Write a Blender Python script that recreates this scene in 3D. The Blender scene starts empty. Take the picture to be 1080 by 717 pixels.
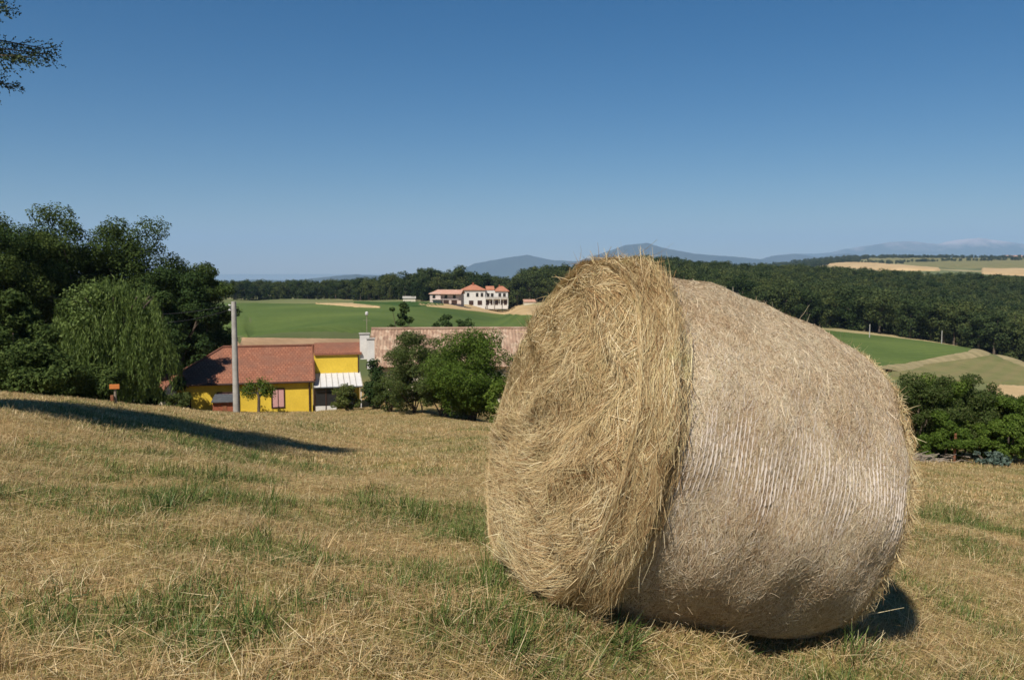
import bpy, math, random
import numpy as np
from mathutils import Vector, Matrix

# ------------------------------------------------------------ camera, sky, sun, exposure
F, HY, CX, CY = 920.0, 285.0, 540.0, 358.5
PITCH = math.atan((CY - HY) / F)
SUN_AZ, SUN_EL = 28.0, 50.0            # direction the light travels (clockwise from +Y), height
scene = bpy.context.scene
col = scene.collection
cam_d = bpy.data.cameras.new('camera')
cam = bpy.data.objects.new('camera', cam_d)
col.objects.link(cam)
scene.camera = cam
cam_d.sensor_width = 36.0
cam_d.lens = 36.0 * F / 1080.0
cam_d.clip_start = 0.1
cam_d.clip_end = 80000
cam.location = (0, 0, 0)
cam.rotation_euler = (math.pi / 2 - PITCH, 0, 0)
cam_d.dof.use_dof = True
cam_d.dof.focus_distance = 3.9
cam_d.dof.aperture_fstop = 9.0

world = bpy.data.worlds.new('World')
scene.world = world
world.use_nodes = True
nt = world.node_tree
nt.nodes.clear()
sky = nt.nodes.new('ShaderNodeTexSky')
sky.sky_type = 'NISHITA'
sky.sun_disc = False
sky.sun_elevation = math.radians(SUN_EL)
sky.sun_rotation = math.radians(SUN_AZ + 180)
sky.altitude = 600
sky.air_density = 1.0
sky.dust_density = 0.1
sky.ozone_density = 4.0
bg = nt.nodes.new('ShaderNodeBackground')
bg.inputs['Strength'].default_value = 0.052
wo = nt.nodes.new('ShaderNodeOutputWorld')
hs = nt.nodes.new('ShaderNodeHueSaturation'); hs.inputs['Saturation'].default_value = 1.42; hs.inputs['Value'].default_value = .95
nt.links.new(sky.outputs[0], hs.inputs['Color']); nt.links.new(hs.outputs[0], bg.inputs['Color'])
nt.links.new(bg.outputs[0], wo.inputs['Surface'])

sun_d = bpy.data.lights.new('sun', 'SUN')
sun_d.energy = 4.9
sun_d.angle = math.radians(0.55)
sun_d.color = (1.0, 0.93, 0.82)
sun = bpy.data.objects.new('sun', sun_d)
col.objects.link(sun)
_a, _e = math.radians(SUN_AZ), math.radians(SUN_EL)
SUND = Vector((math.sin(_a) * math.cos(_e), math.cos(_a) * math.cos(_e), -math.sin(_e)))
sun.rotation_euler = SUND.to_track_quat('-Z', 'Y').to_euler()

vs = scene.view_settings
vs.view_transform = 'Standard'
vs.look = 'None'
vs.exposure = 0.35
vs.gamma = 1.0
vs.use_curve_mapping = False
scene.cycles.use_denoising = True
scene.cycles.max_bounces = 6
scene.cycles.diffuse_bounces = 3
scene.cycles.transmission_bounces = 4
scene.cycles.volume_bounces = 1
scene.cycles.transparent_max_bounces = 8

# ------------------------------------------------------------ helpers
R = np.random.default_rng(7)
random.seed(7)
CP, SP = math.cos(PITCH), math.sin(PITCH)

def pt(px, py, Y):
    u, v = (px - CX) / F, (CY - py) / F
    d = np.array([u, CP + v * SP, -SP + v * CP])
    return d * (Y / d[1])

def proj(p):
    d = p[1] * CP - p[2] * SP
    w = p[2] * CP + p[1] * SP
    return CX + F * p[0] / d, CY - F * w / d

def tag(o, label=None, cat=None, group=None, kind=None):
    if label: o['label'] = label
    if cat: o['category'] = cat
    if group: o['group'] = group
    if kind: o['kind'] = kind
    return o

def empty(name, loc, rz=0.0):
    o = bpy.data.objects.new(name, None)
    o.empty_display_size = 0.2
    o.location = loc
    o.rotation_euler = (0, 0, rz)
    col.objects.link(o)
    return o

def np_mesh(name, V, Fc, mat=None, smooth=False):
    """V (n,3), Fc (m,3|4) arrays"""
    V = np.asarray(V, np.float32); Fc = np.asarray(Fc, np.int32)
    me = bpy.data.meshes.new(name)
    k = Fc.shape[1]
    me.vertices.add(len(V)); me.vertices.foreach_set('co', V.ravel())
    me.loops.add(Fc.size); me.loops.foreach_set('vertex_index', Fc.ravel())
    me.polygons.add(len(Fc))
    me.polygons.foreach_set('loop_start', np.arange(0, Fc.size, k, dtype=np.int32))
    if smooth: me.polygons.foreach_set('use_smooth', np.ones(len(Fc), bool))
    me.update(calc_edges=True)
    if mat: me.materials.append(mat)
    return me

def link(name, me, parent=None, loc=None):
    o = bpy.data.objects.new(name, me)
    col.objects.link(o)
    if parent: o.parent = parent
    if loc is not None: o.location = loc
    return o

class MB:
    """collects boxes / polys / tubes for one mesh object"""
    def __init__(s): s.v = []; s.f = []
    def poly(s, pts):
        b = len(s.v); s.v += [tuple(map(float, p)) for p in pts]; s.f.append(list(range(b, b + len(pts))))
    def hexa(s, p):   # 8 points: bottom 0-3 ccw, top 4-7
        b = len(s.v); s.v += [tuple(map(float, q)) for q in p]
        for q in ((3, 2, 1, 0), (4, 5, 6, 7), (0, 1, 5, 4), (1, 2, 6, 5), (2, 3, 7, 6), (3, 0, 4, 7)):
            s.f.append([b + i for i in q])
        return s
    def box(s, x0, y0, z0, x1, y1, z1):
        return s.hexa([(x0, y0, z0), (x1, y0, z0), (x1, y1, z0), (x0, y1, z0), (x0, y0, z1), (x1, y0, z1), (x1, y1, z1), (x0, y1, z1)])
    def tube(s, pts, rad, n=8):
        pts = [Vector(p) for p in pts]
        if not hasattr(rad, '__len__'): rad = [rad] * len(pts)
        b = len(s.v)
        for i, p in enumerate(pts):
            t = (pts[min(i + 1, len(pts) - 1)] - pts[max(i - 1, 0)]).normalized()
            e = t.orthogonal().normalized() if abs(t.z) < .9 else Vector((1, 0, 0)).cross(t).normalized()
            g = t.cross(e)
            for k in range(n):
                a = 2 * math.pi * k / n
                s.v.append(tuple(p + (math.cos(a) * e + math.sin(a) * g) * float(rad[i])))
        for i in range(len(pts) - 1):
            for k in range(n):
                s.f.append([b + i * n + k, b + i * n + (k + 1) % n, b + (i + 1) * n + (k + 1) % n, b + (i + 1) * n + k])
        s.f.append([b + k for k in range(n)][::-1]); s.f.append([b + (len(pts) - 1) * n + k for k in range(n)])
        return s
    def mesh(s, name, mat, bevel=0):
        me = bpy.data.meshes.new(name)
        me.from_pydata(s.v, [], s.f); me.materials.append(mat); me.update()
        return me
    def build(s, name, mat, parent=None, bevel=0):
        o = link(name, s.mesh(name, mat), parent)
        if bevel:
            m = o.modifiers.new('bevel', 'BEVEL'); m.width = bevel; m.segments = 2; m.limit_method = 'ANGLE'
        return o

# ------------------------------------------------------------ materials
def new_mat(name):
    m = bpy.data.materials.new(name); m.use_nodes = True
    n = m.node_tree; n.nodes.clear()
    out = n.nodes.new('ShaderNodeOutputMaterial')
    return m, n, out

def node(n, t, **kw):
    x = n.nodes.new(t)
    for k, v in kw.items():
        if k.startswith('i_'): x.inputs[k[2:]].default_value = v
        else: setattr(x, k, v)
    return x

def ramp(n, stops, fac):
    r = n.nodes.new('ShaderNodeValToRGB')
    el = r.color_ramp.elements
    while len(el) < len(stops): el.new(0.5)
    for e, (p, c) in zip(el, stops):
        e.position = p; e.color = (*c, 1)
    n.links.new(fac, r.inputs[0])
    return r.outputs[0]

def mix(n, fac, a, b, mode='MIX'):
    m = n.nodes.new('ShaderNodeMix'); m.data_type = 'RGBA'; m.blend_type = mode
    for i, x in ((0, fac), (6, a), (7, b)):
        if isinstance(x, (int, float)): m.inputs[i].default_value = x
        elif isinstance(x, tuple): m.inputs[i].default_value = (*x, 1)
        else: n.links.new(x, m.inputs[i])
    return m.outputs[2]

def noise(n, scale, detail=4, rough=.55, vec=None, dist=0):
    t = node(n, 'ShaderNodeTexNoise')
    t.inputs['Scale'].default_value = scale; t.inputs['Detail'].default_value = detail
    t.inputs['Roughness'].default_value = rough; t.inputs['Distortion'].default_value = dist
    if vec is not None: n.links.new(vec, t.inputs['Vector'])
    return t.outputs['Fac']

def objco(n, scale=(1, 1, 1), rot=(0, 0, 0)):
    tc = node(n, 'ShaderNodeTexCoord')
    mp = node(n, 'ShaderNodeMapping')
    mp.inputs['Scale'].default_value = scale; mp.inputs['Rotation'].default_value = rot
    n.links.new(tc.outputs['Object'], mp.inputs[0])
    return mp.outputs[0]

def surf_mat(name, c1, c2, scale=3, rough=.85, c3=None, bump=0.0, bscale=None, spec=.3, stretch=(1, 1, 1), metal=0):
    m, n, out = new_mat(name)
    b = node(n, 'ShaderNodeBsdfPrincipled')
    b.inputs['Roughness'].default_value = rough
    b.inputs['Specular IOR Level'].default_value = spec
    b.inputs['Metallic'].default_value = metal
    v = objco(n, stretch)
    f = noise(n, scale, 6, .6, v)
    st = [(.3, c1), (.7, c2)] if c3 is None else [(.28, c1), (.5, c2), (.72, c3)]
    c = ramp(n, st, f)
    f2 = noise(n, scale * 9, 3, .6, v)
    c = mix(n, .35, c, ramp(n, [(.3, (.72, .72, .72)), (.7, (1.15, 1.15, 1.15))], f2), 'MULTIPLY')
    n.links.new(c, b.inputs['Base Color'])
    if bump:
        bp = node(n, 'ShaderNodeBump'); bp.inputs['Strength'].default_value = bump
        n.links.new(noise(n, bscale or scale * 6, 5, .6, v), bp.inputs['Height'])
        n.links.new(bp.outputs[0], b.inputs['Normal'])
    n.links.new(b.outputs[0], out.inputs[0])
    return m

def leaf_mat(name, stops, trans=.3, rough=.6, obj_var=.25, spec=.25):
    """colour differs from leaf to leaf and from tree to tree"""
    m, n, out = new_mat(name)
    g = node(n, 'ShaderNodeNewGeometry')
    oi = node(n, 'ShaderNodeObjectInfo')
    c = ramp(n, stops, g.outputs['Random Per Island'])
    tint = ramp(n, [(0, (1 - obj_var, 1 - obj_var * .8, 1 - obj_var)), (.5, (1, 1, 1)), (1, (1 + obj_var, 1 + obj_var * .6, 1 + obj_var * .2))], oi.outputs['Random'])
    c = mix(n, 1.0, c, tint, 'MULTIPLY')
    b = node(n, 'ShaderNodeBsdfPrincipled')
    b.inputs['Roughness'].default_value = rough; b.inputs['Specular IOR Level'].default_value = spec
    t = node(n, 'ShaderNodeBsdfTranslucent')
    n.links.new(c, b.inputs['Base Color']); n.links.new(c, t.inputs[0])
    mx = node(n, 'ShaderNodeMixShader'); mx.inputs[0].default_value = trans
    n.links.new(b.outputs[0], mx.inputs[1]); n.links.new(t.outputs[0], mx.inputs[2])
    n.links.new(mx.outputs[0], out.inputs[0])
    return m

M = {}
M['oak_leaf'] = leaf_mat('oak_leaves', [(0, (.028, .048, .012)), (.5, (.052, .082, .020)), (1, (.095, .128, .034))], .25, .8, spec=.1)
M['dark_leaf'] = leaf_mat('dark_leaves', [(0, (.018, .038, .011)), (.6, (.034, .062, .018)), (1, (.060, .092, .026))], .18, .8, spec=.1)
M['far_leaf'] = leaf_mat('far_leaves', [(0, (.030, .048, .018)), (.5, (.050, .073, .026)), (1, (.085, .106, .038))], .2, .8, obj_var=.55, spec=.08)
M['willow_leaf'] = leaf_mat('willow_leaves', [(0, (.09, .135, .030)), (.5, (.16, .22, .052)), (1, (.25, .31, .09))], .4)
M['bush_leaf'] = leaf_mat('bush_leaves', [(0, (.055, .095, .012)), (.5, (.10, .16, .022)), (1, (.17, .23, .045))], .4, spec=.12)
M['hedge_leaf'] = leaf_mat('hedge_leaves', [(0, (.050, .080, .018)), (.5, (.085, .120, .030)), (1, (.160, .180, .065))], .45, spec=.12)
M['blue_leaf'] = leaf_mat('blue_leaves', [(0, (.045, .075, .055)), (1, (.11, .15, .12))], .2)
M['spruce'] = leaf_mat('spruce_needles', [(0, (.015, .035, .012)), (.6, (.030, .055, .018)), (1, (.065, .085, .020))], .1)
M['bark'] = surf_mat('bark', (.06, .045, .032), (.14, .11, .08), 6, bump=.6, stretch=(1, 1, .25))
M['dry_grass'] = leaf_mat('dry_grass', [(0, (.27, .155, .07)), (.3, (.44, .31, .15)), (.7, (.57, .44, .235)), (1, (.76, .64, .40))], .3, .7, .18)
M['mid_grass'] = leaf_mat('mid_grass', [(0, (.17, .17, .05)), (.5, (.31, .28, .10)), (1, (.47, .42, .19))], .3, .7, .18)
M['green_grass'] = leaf_mat('green_grass', [(0, (.045, .085, .016)), (.5, (.09, .15, .030)), (1, (.17, .22, .06))], .3, .5, .18)
M['white_wall'] = surf_mat('white_render', (.56, .54, .51), (.68, .66, .62), 1.5, .9)
M['pink_wall'] = surf_mat('pale_pink_render', (.48, .39, .35), (.60, .51, .46), 1.5, .9)
M['cream_wall'] = surf_mat('cream_render', (.52, .46, .36), (.66, .60, .48), 1.2, .9, bump=.15)
M['yellow_wall'] = surf_mat('yellow_render', (.62, .43, .045), (.76, .54, .06), .9, .9, bump=.08, bscale=30)
M['dark_frame'] = surf_mat('dark_brown_frame', (.035, .018, .012), (.06, .03, .02), 8, .6)
M['pink_curtain'] = surf_mat('pink_curtain', (.50, .26, .24), (.62, .36, .34), 6, .9, stretch=(9, 1, 1))
M['white_paint'] = surf_mat('white_paint', (.50, .49, .48), (.62, .61, .60), 5, .6)
M['concrete'] = surf_mat('concrete', (.30, .28, .25), (.44, .42, .38), 2.5, .9, bump=.2)
M['brick_red'] = surf_mat('red_brick', (.20, .06, .03), (.32, .11, .06), 9, .9, stretch=(1, 1, 4))
M['slate'] = surf_mat('dark_slate', (.05, .055, .06), (.10, .105, .11), 4, .7)
M['rust'] = surf_mat('rust', (.16, .06, .03), (.28, .12, .06), 8, .9)
M['wood_grey'] = surf_mat('weathered_wood', (.20, .16, .12), (.34, .29, .23), 5, .9)
M['orange'] = surf_mat('orange_board', (.42, .13, .03), (.55, .19, .05), 5, .8)
M['wire'] = surf_mat('wire', (.03, .03, .03), (.05, .05, .05), 3, .5)
M['mountain'] = surf_mat('mountain_wood', (.028, .042, .035), (.06, .07, .05), .0012, 1.0)

def glass_mat():
    m, n, out = new_mat('window_glass')
    b = node(n, 'ShaderNodeBsdfPrincipled')
    b.inputs['Base Color'].default_value = (.02, .022, .025, 1); b.inputs['Roughness'].default_value = .06
    n.links.new(b.outputs[0], out.inputs[0]); return m
M['glass'] = glass_mat()

def tile_mat(name, c1, c2, c3, sx, sy, bump=1.0):
    """roof tiles: courses across (y up the slope) and columns along x, from UVs"""
    m, n, out = new_mat(name)
    b = node(n, 'ShaderNodeBsdfPrincipled'); b.inputs['Roughness'].default_value = .9
    b.inputs['Specular IOR Level'].default_value = .2
    uv = node(n, 'ShaderNodeUVMap'); 
    br = node(n, 'ShaderNodeTexBrick'); br.offset = 0.5
    br.inputs['Color1'].default_value = (*c1, 1); br.inputs['Color2'].default_value = (*c2, 1)
    br.inputs['Mortar'].default_value = (c1[0] * .6, c1[1] * .6, c1[2] * .6, 1)
    br.inputs['Scale'].default_value = 1.0; br.inputs['Mortar Size'].default_value = .022
    br.inputs['Brick Width'].default_value = sx; br.inputs['Row Height'].default_value = sy
    br.inputs['Bias'].default_value = 0
    n.links.new(uv.outputs[0], br.inputs['Vector'])
    f = noise(n, .7, 5, .6, objco(n))
    c = mix(n, ramp(n, [(.42, (0, 0, 0)), (.66, (.85, .85, .85))], f), br.outputs['Color'], c3)
    f2 = noise(n, 7, 3, .6, objco(n))
    c = mix(n, .5, c, ramp(n, [(.3, (.65, .62, .6)), (.7, (1.2, 1.2, 1.2))], f2), 'MULTIPLY')
    n.links.new(c, b.inputs['Base Color'])
    n.links.new(b.outputs[0], out.inputs[0]); return m
M['roof_tile'] = tile_mat('red_roof_tiles', (.25, .10, .06), (.32, .14, .085), (.19, .095, .065), .25, .30)
M['barn_tile'] = tile_mat('weathered_roof_tiles', (.42, .27, .19), (.52, .36, .26), (.36, .27, .20), .28, .42)
M['orange_tile'] = surf_mat('orange_roof_tiles', (.34, .13, .075), (.44, .20, .12), .8, .9)
M['pale_tile'] = surf_mat('pale_roof_tiles', (.42, .23, .16), (.52, .32, .24), .8, .9)

# ------------------------------------------------------------ terrain height
CPT = [  # pixel x, pixel y, depth
    (0, 717, 2.4), (0, 600, 3.7), (0, 500, 6.0), (0, 440, 10.2), (0, 428, 12.3), (0, 416.5, 18.5),
    (110, 500, 6.8), (110, 445, 13), (110, 426, 23),
    (217, 455, 16.3), (250, 560, 4.7), (250, 500, 7.8), (250, 439, 30), (240, 436, 50), (245, 435.5, 60),
    (370, 475, 20.0), (370, 500, 11.5), (370, 560, 5.3), (370, 445, 40), (330, 435, 62),
    (500, 470, 17.5), (500, 448, 38), (540, 452, 46), (450, 520, 7.6), (450, 600, 4.2), (450, 717, 2.6),
    (700, 717, 3.1), (800, 717, 3.5), (1080, 717, 3.7), (1000, 640, 4.7), (1000, 600, 5.8), (1080, 560, 8.5),
    (1000, 520, 13), (1000, 488, 27), (1080, 492, 27), (900, 480, 30), (760, 470, 34),
    (700, 372, 105), (620, 420, 62), (700, 425, 60), (900, 420, 75), (1060, 440, 60),
    (340, 359, 112), (560, 359, 112), (250, 362, 95),
    (250, 320.5, 330), (390, 319, 370), (480, 321, 360), (560, 323, 350), (600, 337, 245), (450, 340, 200), (250, 340, 185),
    (850, 346, 275), (850, 378, 140), (945, 391, 130), (920, 353, 265), (980, 361, 255), (1030, 369, 245), (1080, 386, 232),
    (1000, 376, 185), (1045, 373, 200), (1075, 408, 140), (1120, 395, 180),
    (20, 415, 60), (-60, 400, 80), (150, 395, 110), (20, 345, 250), (230, 316, 520), (400, 316, 520), (600, 312, 450), (700, 300, 500)]
def cz(px, Y, z): return (px - 540) / F * Y, Y, z
WPT = [(0, 0, -1.22), (-2, 0, -1.1), (2, 0, -1.6), (0, -8, -.9), (-8, 0, -1.2), (-12, 12, -2.0), (-9, 10.5, -1.75), (8, 0, -3.0), (-40, -40, 3), (40, -40, -5), (-60, 20, -3), (60, 20, -12),
    (.14, 3.70, -1.355), (1.24, 4.05, -1.59), (.69, 3.87, -1.475), (.9, 3.4, -1.505), (.4, 3.2, -1.385), (1.3, 3.6, -1.59), (.9, 5.0, -1.66), (1.75, 4.2, -1.67), (2.0, 4.5, -1.74), (-.4, 3.6, -1.34), (-1.0, 3.5, -1.31),
    (-20, 34, -5.2), cz(300,92,-11.2), cz(450,92,-11.6), cz(150,75,-10), cz(560,92,-13), (-30, 45, -6.5),
    cz(700, 640, -6), cz(850, 640, -10), cz(1000, 640, -16), cz(1080, 640, -19), cz(1200, 500, -24), cz(850, 420, -17), cz(1000, 420, -23), cz(1080, 420, -27), cz(1080, 310, -29), cz(980, 320, -24),
    cz(560, 600, -15), cz(300, 800, -25), cz(0, 800, -18), cz(-200, 400, -10), cz(540, 1100, -30), cz(800, 1000, -40), cz(1080, 1000, -40),
    cz(0, 3000, -40), cz(400, 3000, -40), cz(700, 2400, -30), cz(820, 2500, 5), cz(820, 1700, -18), cz(950, 1350, -8), cz(900, 1850, 14), cz(900, 2500, 30), cz(1060, 1300, -12), cz(1060, 2000, 16), cz(1000, 1700, 3), cz(1060, 2600, 34), cz(1200, 1300, -10), cz(1200, 2600, 45)]
_P = np.array([list(pt(*c)) for c in CPT] + [list(w) for w in WPT])
def warp(x, y, s=6.0): return np.stack([np.arcsinh(x / s), np.arcsinh(y / s)], -1) * 2.0
def _U(d2): return np.where(d2 > 1e-12, d2 * np.log(d2 + 1e-12), 0)
_W = warp(_P[:, 0], _P[:, 1])
_n = len(_W)
_K = _U(((_W[:, None] - _W[None]) ** 2).sum(-1)) + np.eye(_n) * 0.004
_Q = np.hstack([np.ones((_n, 1)), _W])
_A = np.block([[_K, _Q], [_Q.T, np.zeros((3, 3))]])
_sol = np.linalg.solve(_A, np.concatenate([_P[:, 2], np.zeros(3)]))
def H(x, y):
    x = np.asarray(x, float); y = np.asarray(y, float)
    sh = x.shape; x = x.ravel(); y = y.ravel()
    z = np.empty(len(x))
    for i in range(0, len(x), 20000):
        xs, ys = x[i:i + 20000], y[i:i + 20000]
        w = warp(xs, ys)
        k = _U(((w[:, None] - _W[None]) ** 2).sum(-1))
        z[i:i + 20000] = k @ _sol[:_n] + _sol[_n] + w @ _sol[_n + 1:]
    r = np.hypot(x, y)
    t = np.clip((r - 2800) / 1500, 0, 1); t = t * t * (3 - 2 * t)
    z = np.clip(z, -60, 70) * (1 - t) - 260 * t
    back = np.clip((-y - 30) / 60, 0, 1)
    z = z * (1 - back) + 2 * back
    g = np.exp(-((x - .7) ** 2 + (y - 3.9) ** 2) / 1.6)           # calmer under the bale
    u = .014 * np.sin(3.1 * x + 1.3 * y) + .012 * np.sin(4.7 * y - 2.2 * x + 1) + .02 * np.sin(1.1 * x + 1.9 * y + 2)
    far = np.clip((r - 1.0) / 60, 0, 1)
    u = u * (1 - g) + far * (.25 * np.sin(x * .11 + 2 * np.sin(y * .03)) + .2 * np.sin(y * .083 + x * .04)) * np.clip((r - 80) / 200, 0, 2)
    al = (x - .69) * .90 + (y - 3.85) * .43; ac = -(x - .69) * .43 + (y - 3.85) * .90   # trampled hay heaped along the bale
    u = u + .065 * np.exp(-((ac + .34) / .13) ** 2) * np.clip(1.4 - np.abs(al / .6), 0, 1)
    return (z + u).reshape(sh)
def hz(x, y): return float(H(np.array([x]), np.array([y]))[0])

def hit(px, py, y0=1.5, y1=3500):
    """where the ray of a pixel first meets the terrain"""
    Y = np.geomspace(y0, y1, 900)
    d = pt(px, py, 1.0)
    P = d[None] * Y[:, None]
    g = H(P[:, 0], P[:, 1]) - P[:, 2]
    i = np.argmax(g > 0)
    if g[i] <= 0: return P[-1]
    if i == 0: return P[0]
    t = g[i - 1] / (g[i - 1] - g[i])
    return P[i - 1] * (1 - t) + P[i] * t

# green spots of the meadow: pixel centre, radius in metres (x, y), strength
GREEN = []
for px, py, rx, ry, s in [(225, 530, .55, .5, .8), (290, 545, .45, .35, .8), (300, 588, .5, .28, 1), (240, 575, .3, .2, .9), (170, 650, .45, .22, 1), (230, 665, .3, .2, .9), (470, 602, .30, .22, 1), (420, 608, .3, .15, .7), (495, 555, .22, .5, .9),
                          (560, 640, .20, .22, 1), (545, 675, .3, .2, 1), (610, 690, .28, .12, 1), (640, 700, .2, .1, .8), (30, 645, .2, .15, .7), (400, 545, .5, .4, .6), (180, 500, .5, .6, .5), (700, 668, .3, .05, .5), (1010, 575, .5, .5, .6), (985, 620, .25, .2, .6), (1000, 545, .7, .8, .5),
                          (60, 480, .5, .9, .6), (300, 490, 1.2, 1.2, .4), (130, 450, 1.5, 2, .5), (455, 690, .2, .1, .5), (870, 700, .4, .1, .4), (105, 690, .15, .1, .6), (350, 640, .3, .1, .4)]:
    p = hit(px, py, 1.5, 80); GREEN.append((p[0], p[1], rx, ry, s))
def vnoise(x, y, seed=0):
    """cheap smooth noise 0..1"""
    r = np.random.default_rng(seed); s = 0
    for k in range(7):
        a = r.uniform(0, 6.28); f = r.uniform(.6, 1.8)
        s = s + np.sin((x * math.cos(a) + y * math.sin(a)) * f + r.uniform(0, 6.28) + 1.2 * np.sin((x * math.sin(a) - y * math.cos(a)) * f * .7 + k))
    return .5 + s / 7 * .75
def greenness(x, y):
    g = np.zeros_like(x)
    wx = x + .12 * np.sin(y * 9) ; wy = y + .12 * np.sin(x * 11)
    for gx, gy, rx, ry, s in GREEN:
        g = np.maximum(g, s * np.exp(-(((wx - gx) / rx) ** 2 + ((wy - gy) / ry) ** 2)))
    n = vnoise(x * 1.2, y * 1.2, 3) * .55 + vnoise(x * 4, y * 4, 5) * .45
    return np.clip(g + np.clip((n - .52) * 2.0, 0, .6), 0, 1)

# ---- the ground: one sheet from the feet to the horizon, rings of growing size
def build_ground():
    r = np.concatenate([[0.02], np.geomspace(.6, 60, 330), np.geomspace(60.7, 900, 260)[0:], np.geomspace(910, 60000, 110)])
    fw = np.radians(np.arange(-36, 36.01, .18))
    rest = np.radians(np.arange(38, 322.1, 3.0))
    th = np.concatenate([fw, rest])
    nr, nt_ = len(r), len(th)
    X = r[:, None] * np.sin(th)[None]; Y = r[:, None] * np.cos(th)[None]
    Z = H(X, Y)
    V = np.stack([X, Y, Z], -1).reshape(-1, 3)
    i = np.arange(nr - 1)[:, None] * nt_; j = np.arange(nt_)[None]; j2 = (j + 1) % nt_
    Fc = np.stack([i + j, i + j2, i + nt_ + j2, i + nt_ + j], -1).reshape(-1, 4)[:, ::-1]
    me = np_mesh('ground', V, Fc, None, True)
    x, y = V[:, 0], V[:, 1]
    gr = greenness(x, y)
    meadow = 1 - np.clip((np.hypot(x, y) - 85) / 15, 0, 1)
    at = me.color_attributes.new('land', 'FLOAT_COLOR', 'POINT')
    c = np.stack([gr, meadow, np.zeros_like(x), np.ones_like(x)], -1).astype(np.float32)
    at.data.foreach_set('color', c.ravel())
    m, n, out = new_mat('ground')
    b = node(n, 'ShaderNodeBsdfPrincipled'); b.inputs['Roughness'].default_value = 1; b.inputs['Specular IOR Level'].default_value = .1
    a = node(n, 'ShaderNodeAttribute', attribute_name='land')
    sp = node(n, 'ShaderNodeSeparateColor'); n.links.new(a.outputs['Color'], sp.inputs[0])
    v = objco(n)
    fine = noise(n, 38, 5, .7, v); mid = noise(n, 3.2, 6, .65, v); big = noise(n, .35, 5, .6, v)
    dry = ramp(n, [(.25, (.15, .09, .042)), (.5, (.34, .24, .115)), (.75, (.52, .40, .21))], fine)
    dry = mix(n, .7, dry, ramp(n, [(.3, (.70, .72, .55)), (.5, (1, .95, .9)), (.7, (1.2, 1.1, 1.0))], mid), 'MULTIPLY')
    dry = mix(n, .7, dry, ramp(n, [(.35, (.62, .78, .48)), (.6, (1.05, 1, .95))], big), 'MULTIPLY')
    grn = ramp(n, [(.25, (.05, .065, .018)), (.5, (.10, .13, .035)), (.75, (.20, .21, .08))], fine)
    mg = node(n, 'ShaderNodeMath', operation='MULTIPLY'); n.links.new(sp.outputs[0], mg.inputs[0]); mg.inputs[1].default_value = .7
    md = mix(n, mg.outputs[0], dry, grn)
    vb = objco(n, (.004, .004, .004))
    far = ramp(n, [(.35, (.075, .10, .035)), (.5, (.16, .17, .07)), (.58, (.36, .29, .15)), (.68, (.10, .13, .04))], noise(n, 1.0, 3, .5, vb))
    n.links.new(mix(n, sp.outputs[1], far, md), b.inputs['Base Color'])
    bp = node(n, 'ShaderNodeBump'); bp.inputs['Strength'].default_value = .7; bp.inputs['Distance'].default_value = .03
    n.links.new(fine, bp.inputs['Height']); n.links.new(bp.outputs[0], b.inputs['Normal'])
    n.links.new(b.outputs[0], out.inputs[0])
    me.materials.append(m)
    tag(link('ground', me), kind='structure')
build_ground()

# ---- cropped fields lying on the land
def field_mat(name, c1, c2, rowc, rows=.35, rot=.5, sc=.02):
    m, n, out = new_mat(name)
    b = node(n, 'ShaderNodeBsdfPrincipled'); b.inputs['Roughness'].default_value = 1; b.inputs['Specular IOR Level'].default_value = .1
    c = ramp(n, [(.3, c1), (.7, c2)], noise(n, sc, 5, .6, objco(n)))
    w = node(n, 'ShaderNodeTexWave'); w.inputs['Scale'].default_value = rows; w.inputs['Distortion'].default_value = 1.5
    w.inputs['Detail'].default_value = 2
    n.links.new(objco(n, (1, 1, 1), (0, 0, rot)), w.inputs['Vector'])
    c = mix(n, ramp(n, [(.3, (0, 0, 0)), (.9, (.3, .3, .3))], w.outputs['Fac']), c, rowc)
    c = mix(n, .5, c, ramp(n, [(.3, (.7, .7, .7)), (.7, (1.25, 1.25, 1.2))], noise(n, .7, 5, .7, objco(n))), 'MULTIPLY')
    n.links.new(c, b.inputs['Base Color']); n.links.new(b.outputs[0], out.inputs[0])
    return m
M['crop'] = field_mat('green_crop', (.060, .098, .024), (.125, .165, .042), (.055, .09, .024), .12, .9, .02)
M['crop_dark'] = field_mat('dark_green_crop', (.035, .075, .016), (.055, .10, .022), (.03, .06, .012), .2, .4)
M['stubble'] = field_mat('stubble', (.40, .28, .14), (.52, .38, .21), (.36, .24, .11), .25, 1.3)
M['soil'] = field_mat('bare_earth', (.36, .23, .13), (.46, .31, .19), (.30, .19, .10), .15, .2)
M['bank'] = field_mat('rough_bank', (.22, .19, .09), (.38, .30, .17), (.17, .15, .07), .1, .2, .3)
M['pasture'] = field_mat('dry_pasture', (.13, .14, .05), (.21, .19, .08), (.24, .18, .09), .1, .6, .05)

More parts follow.
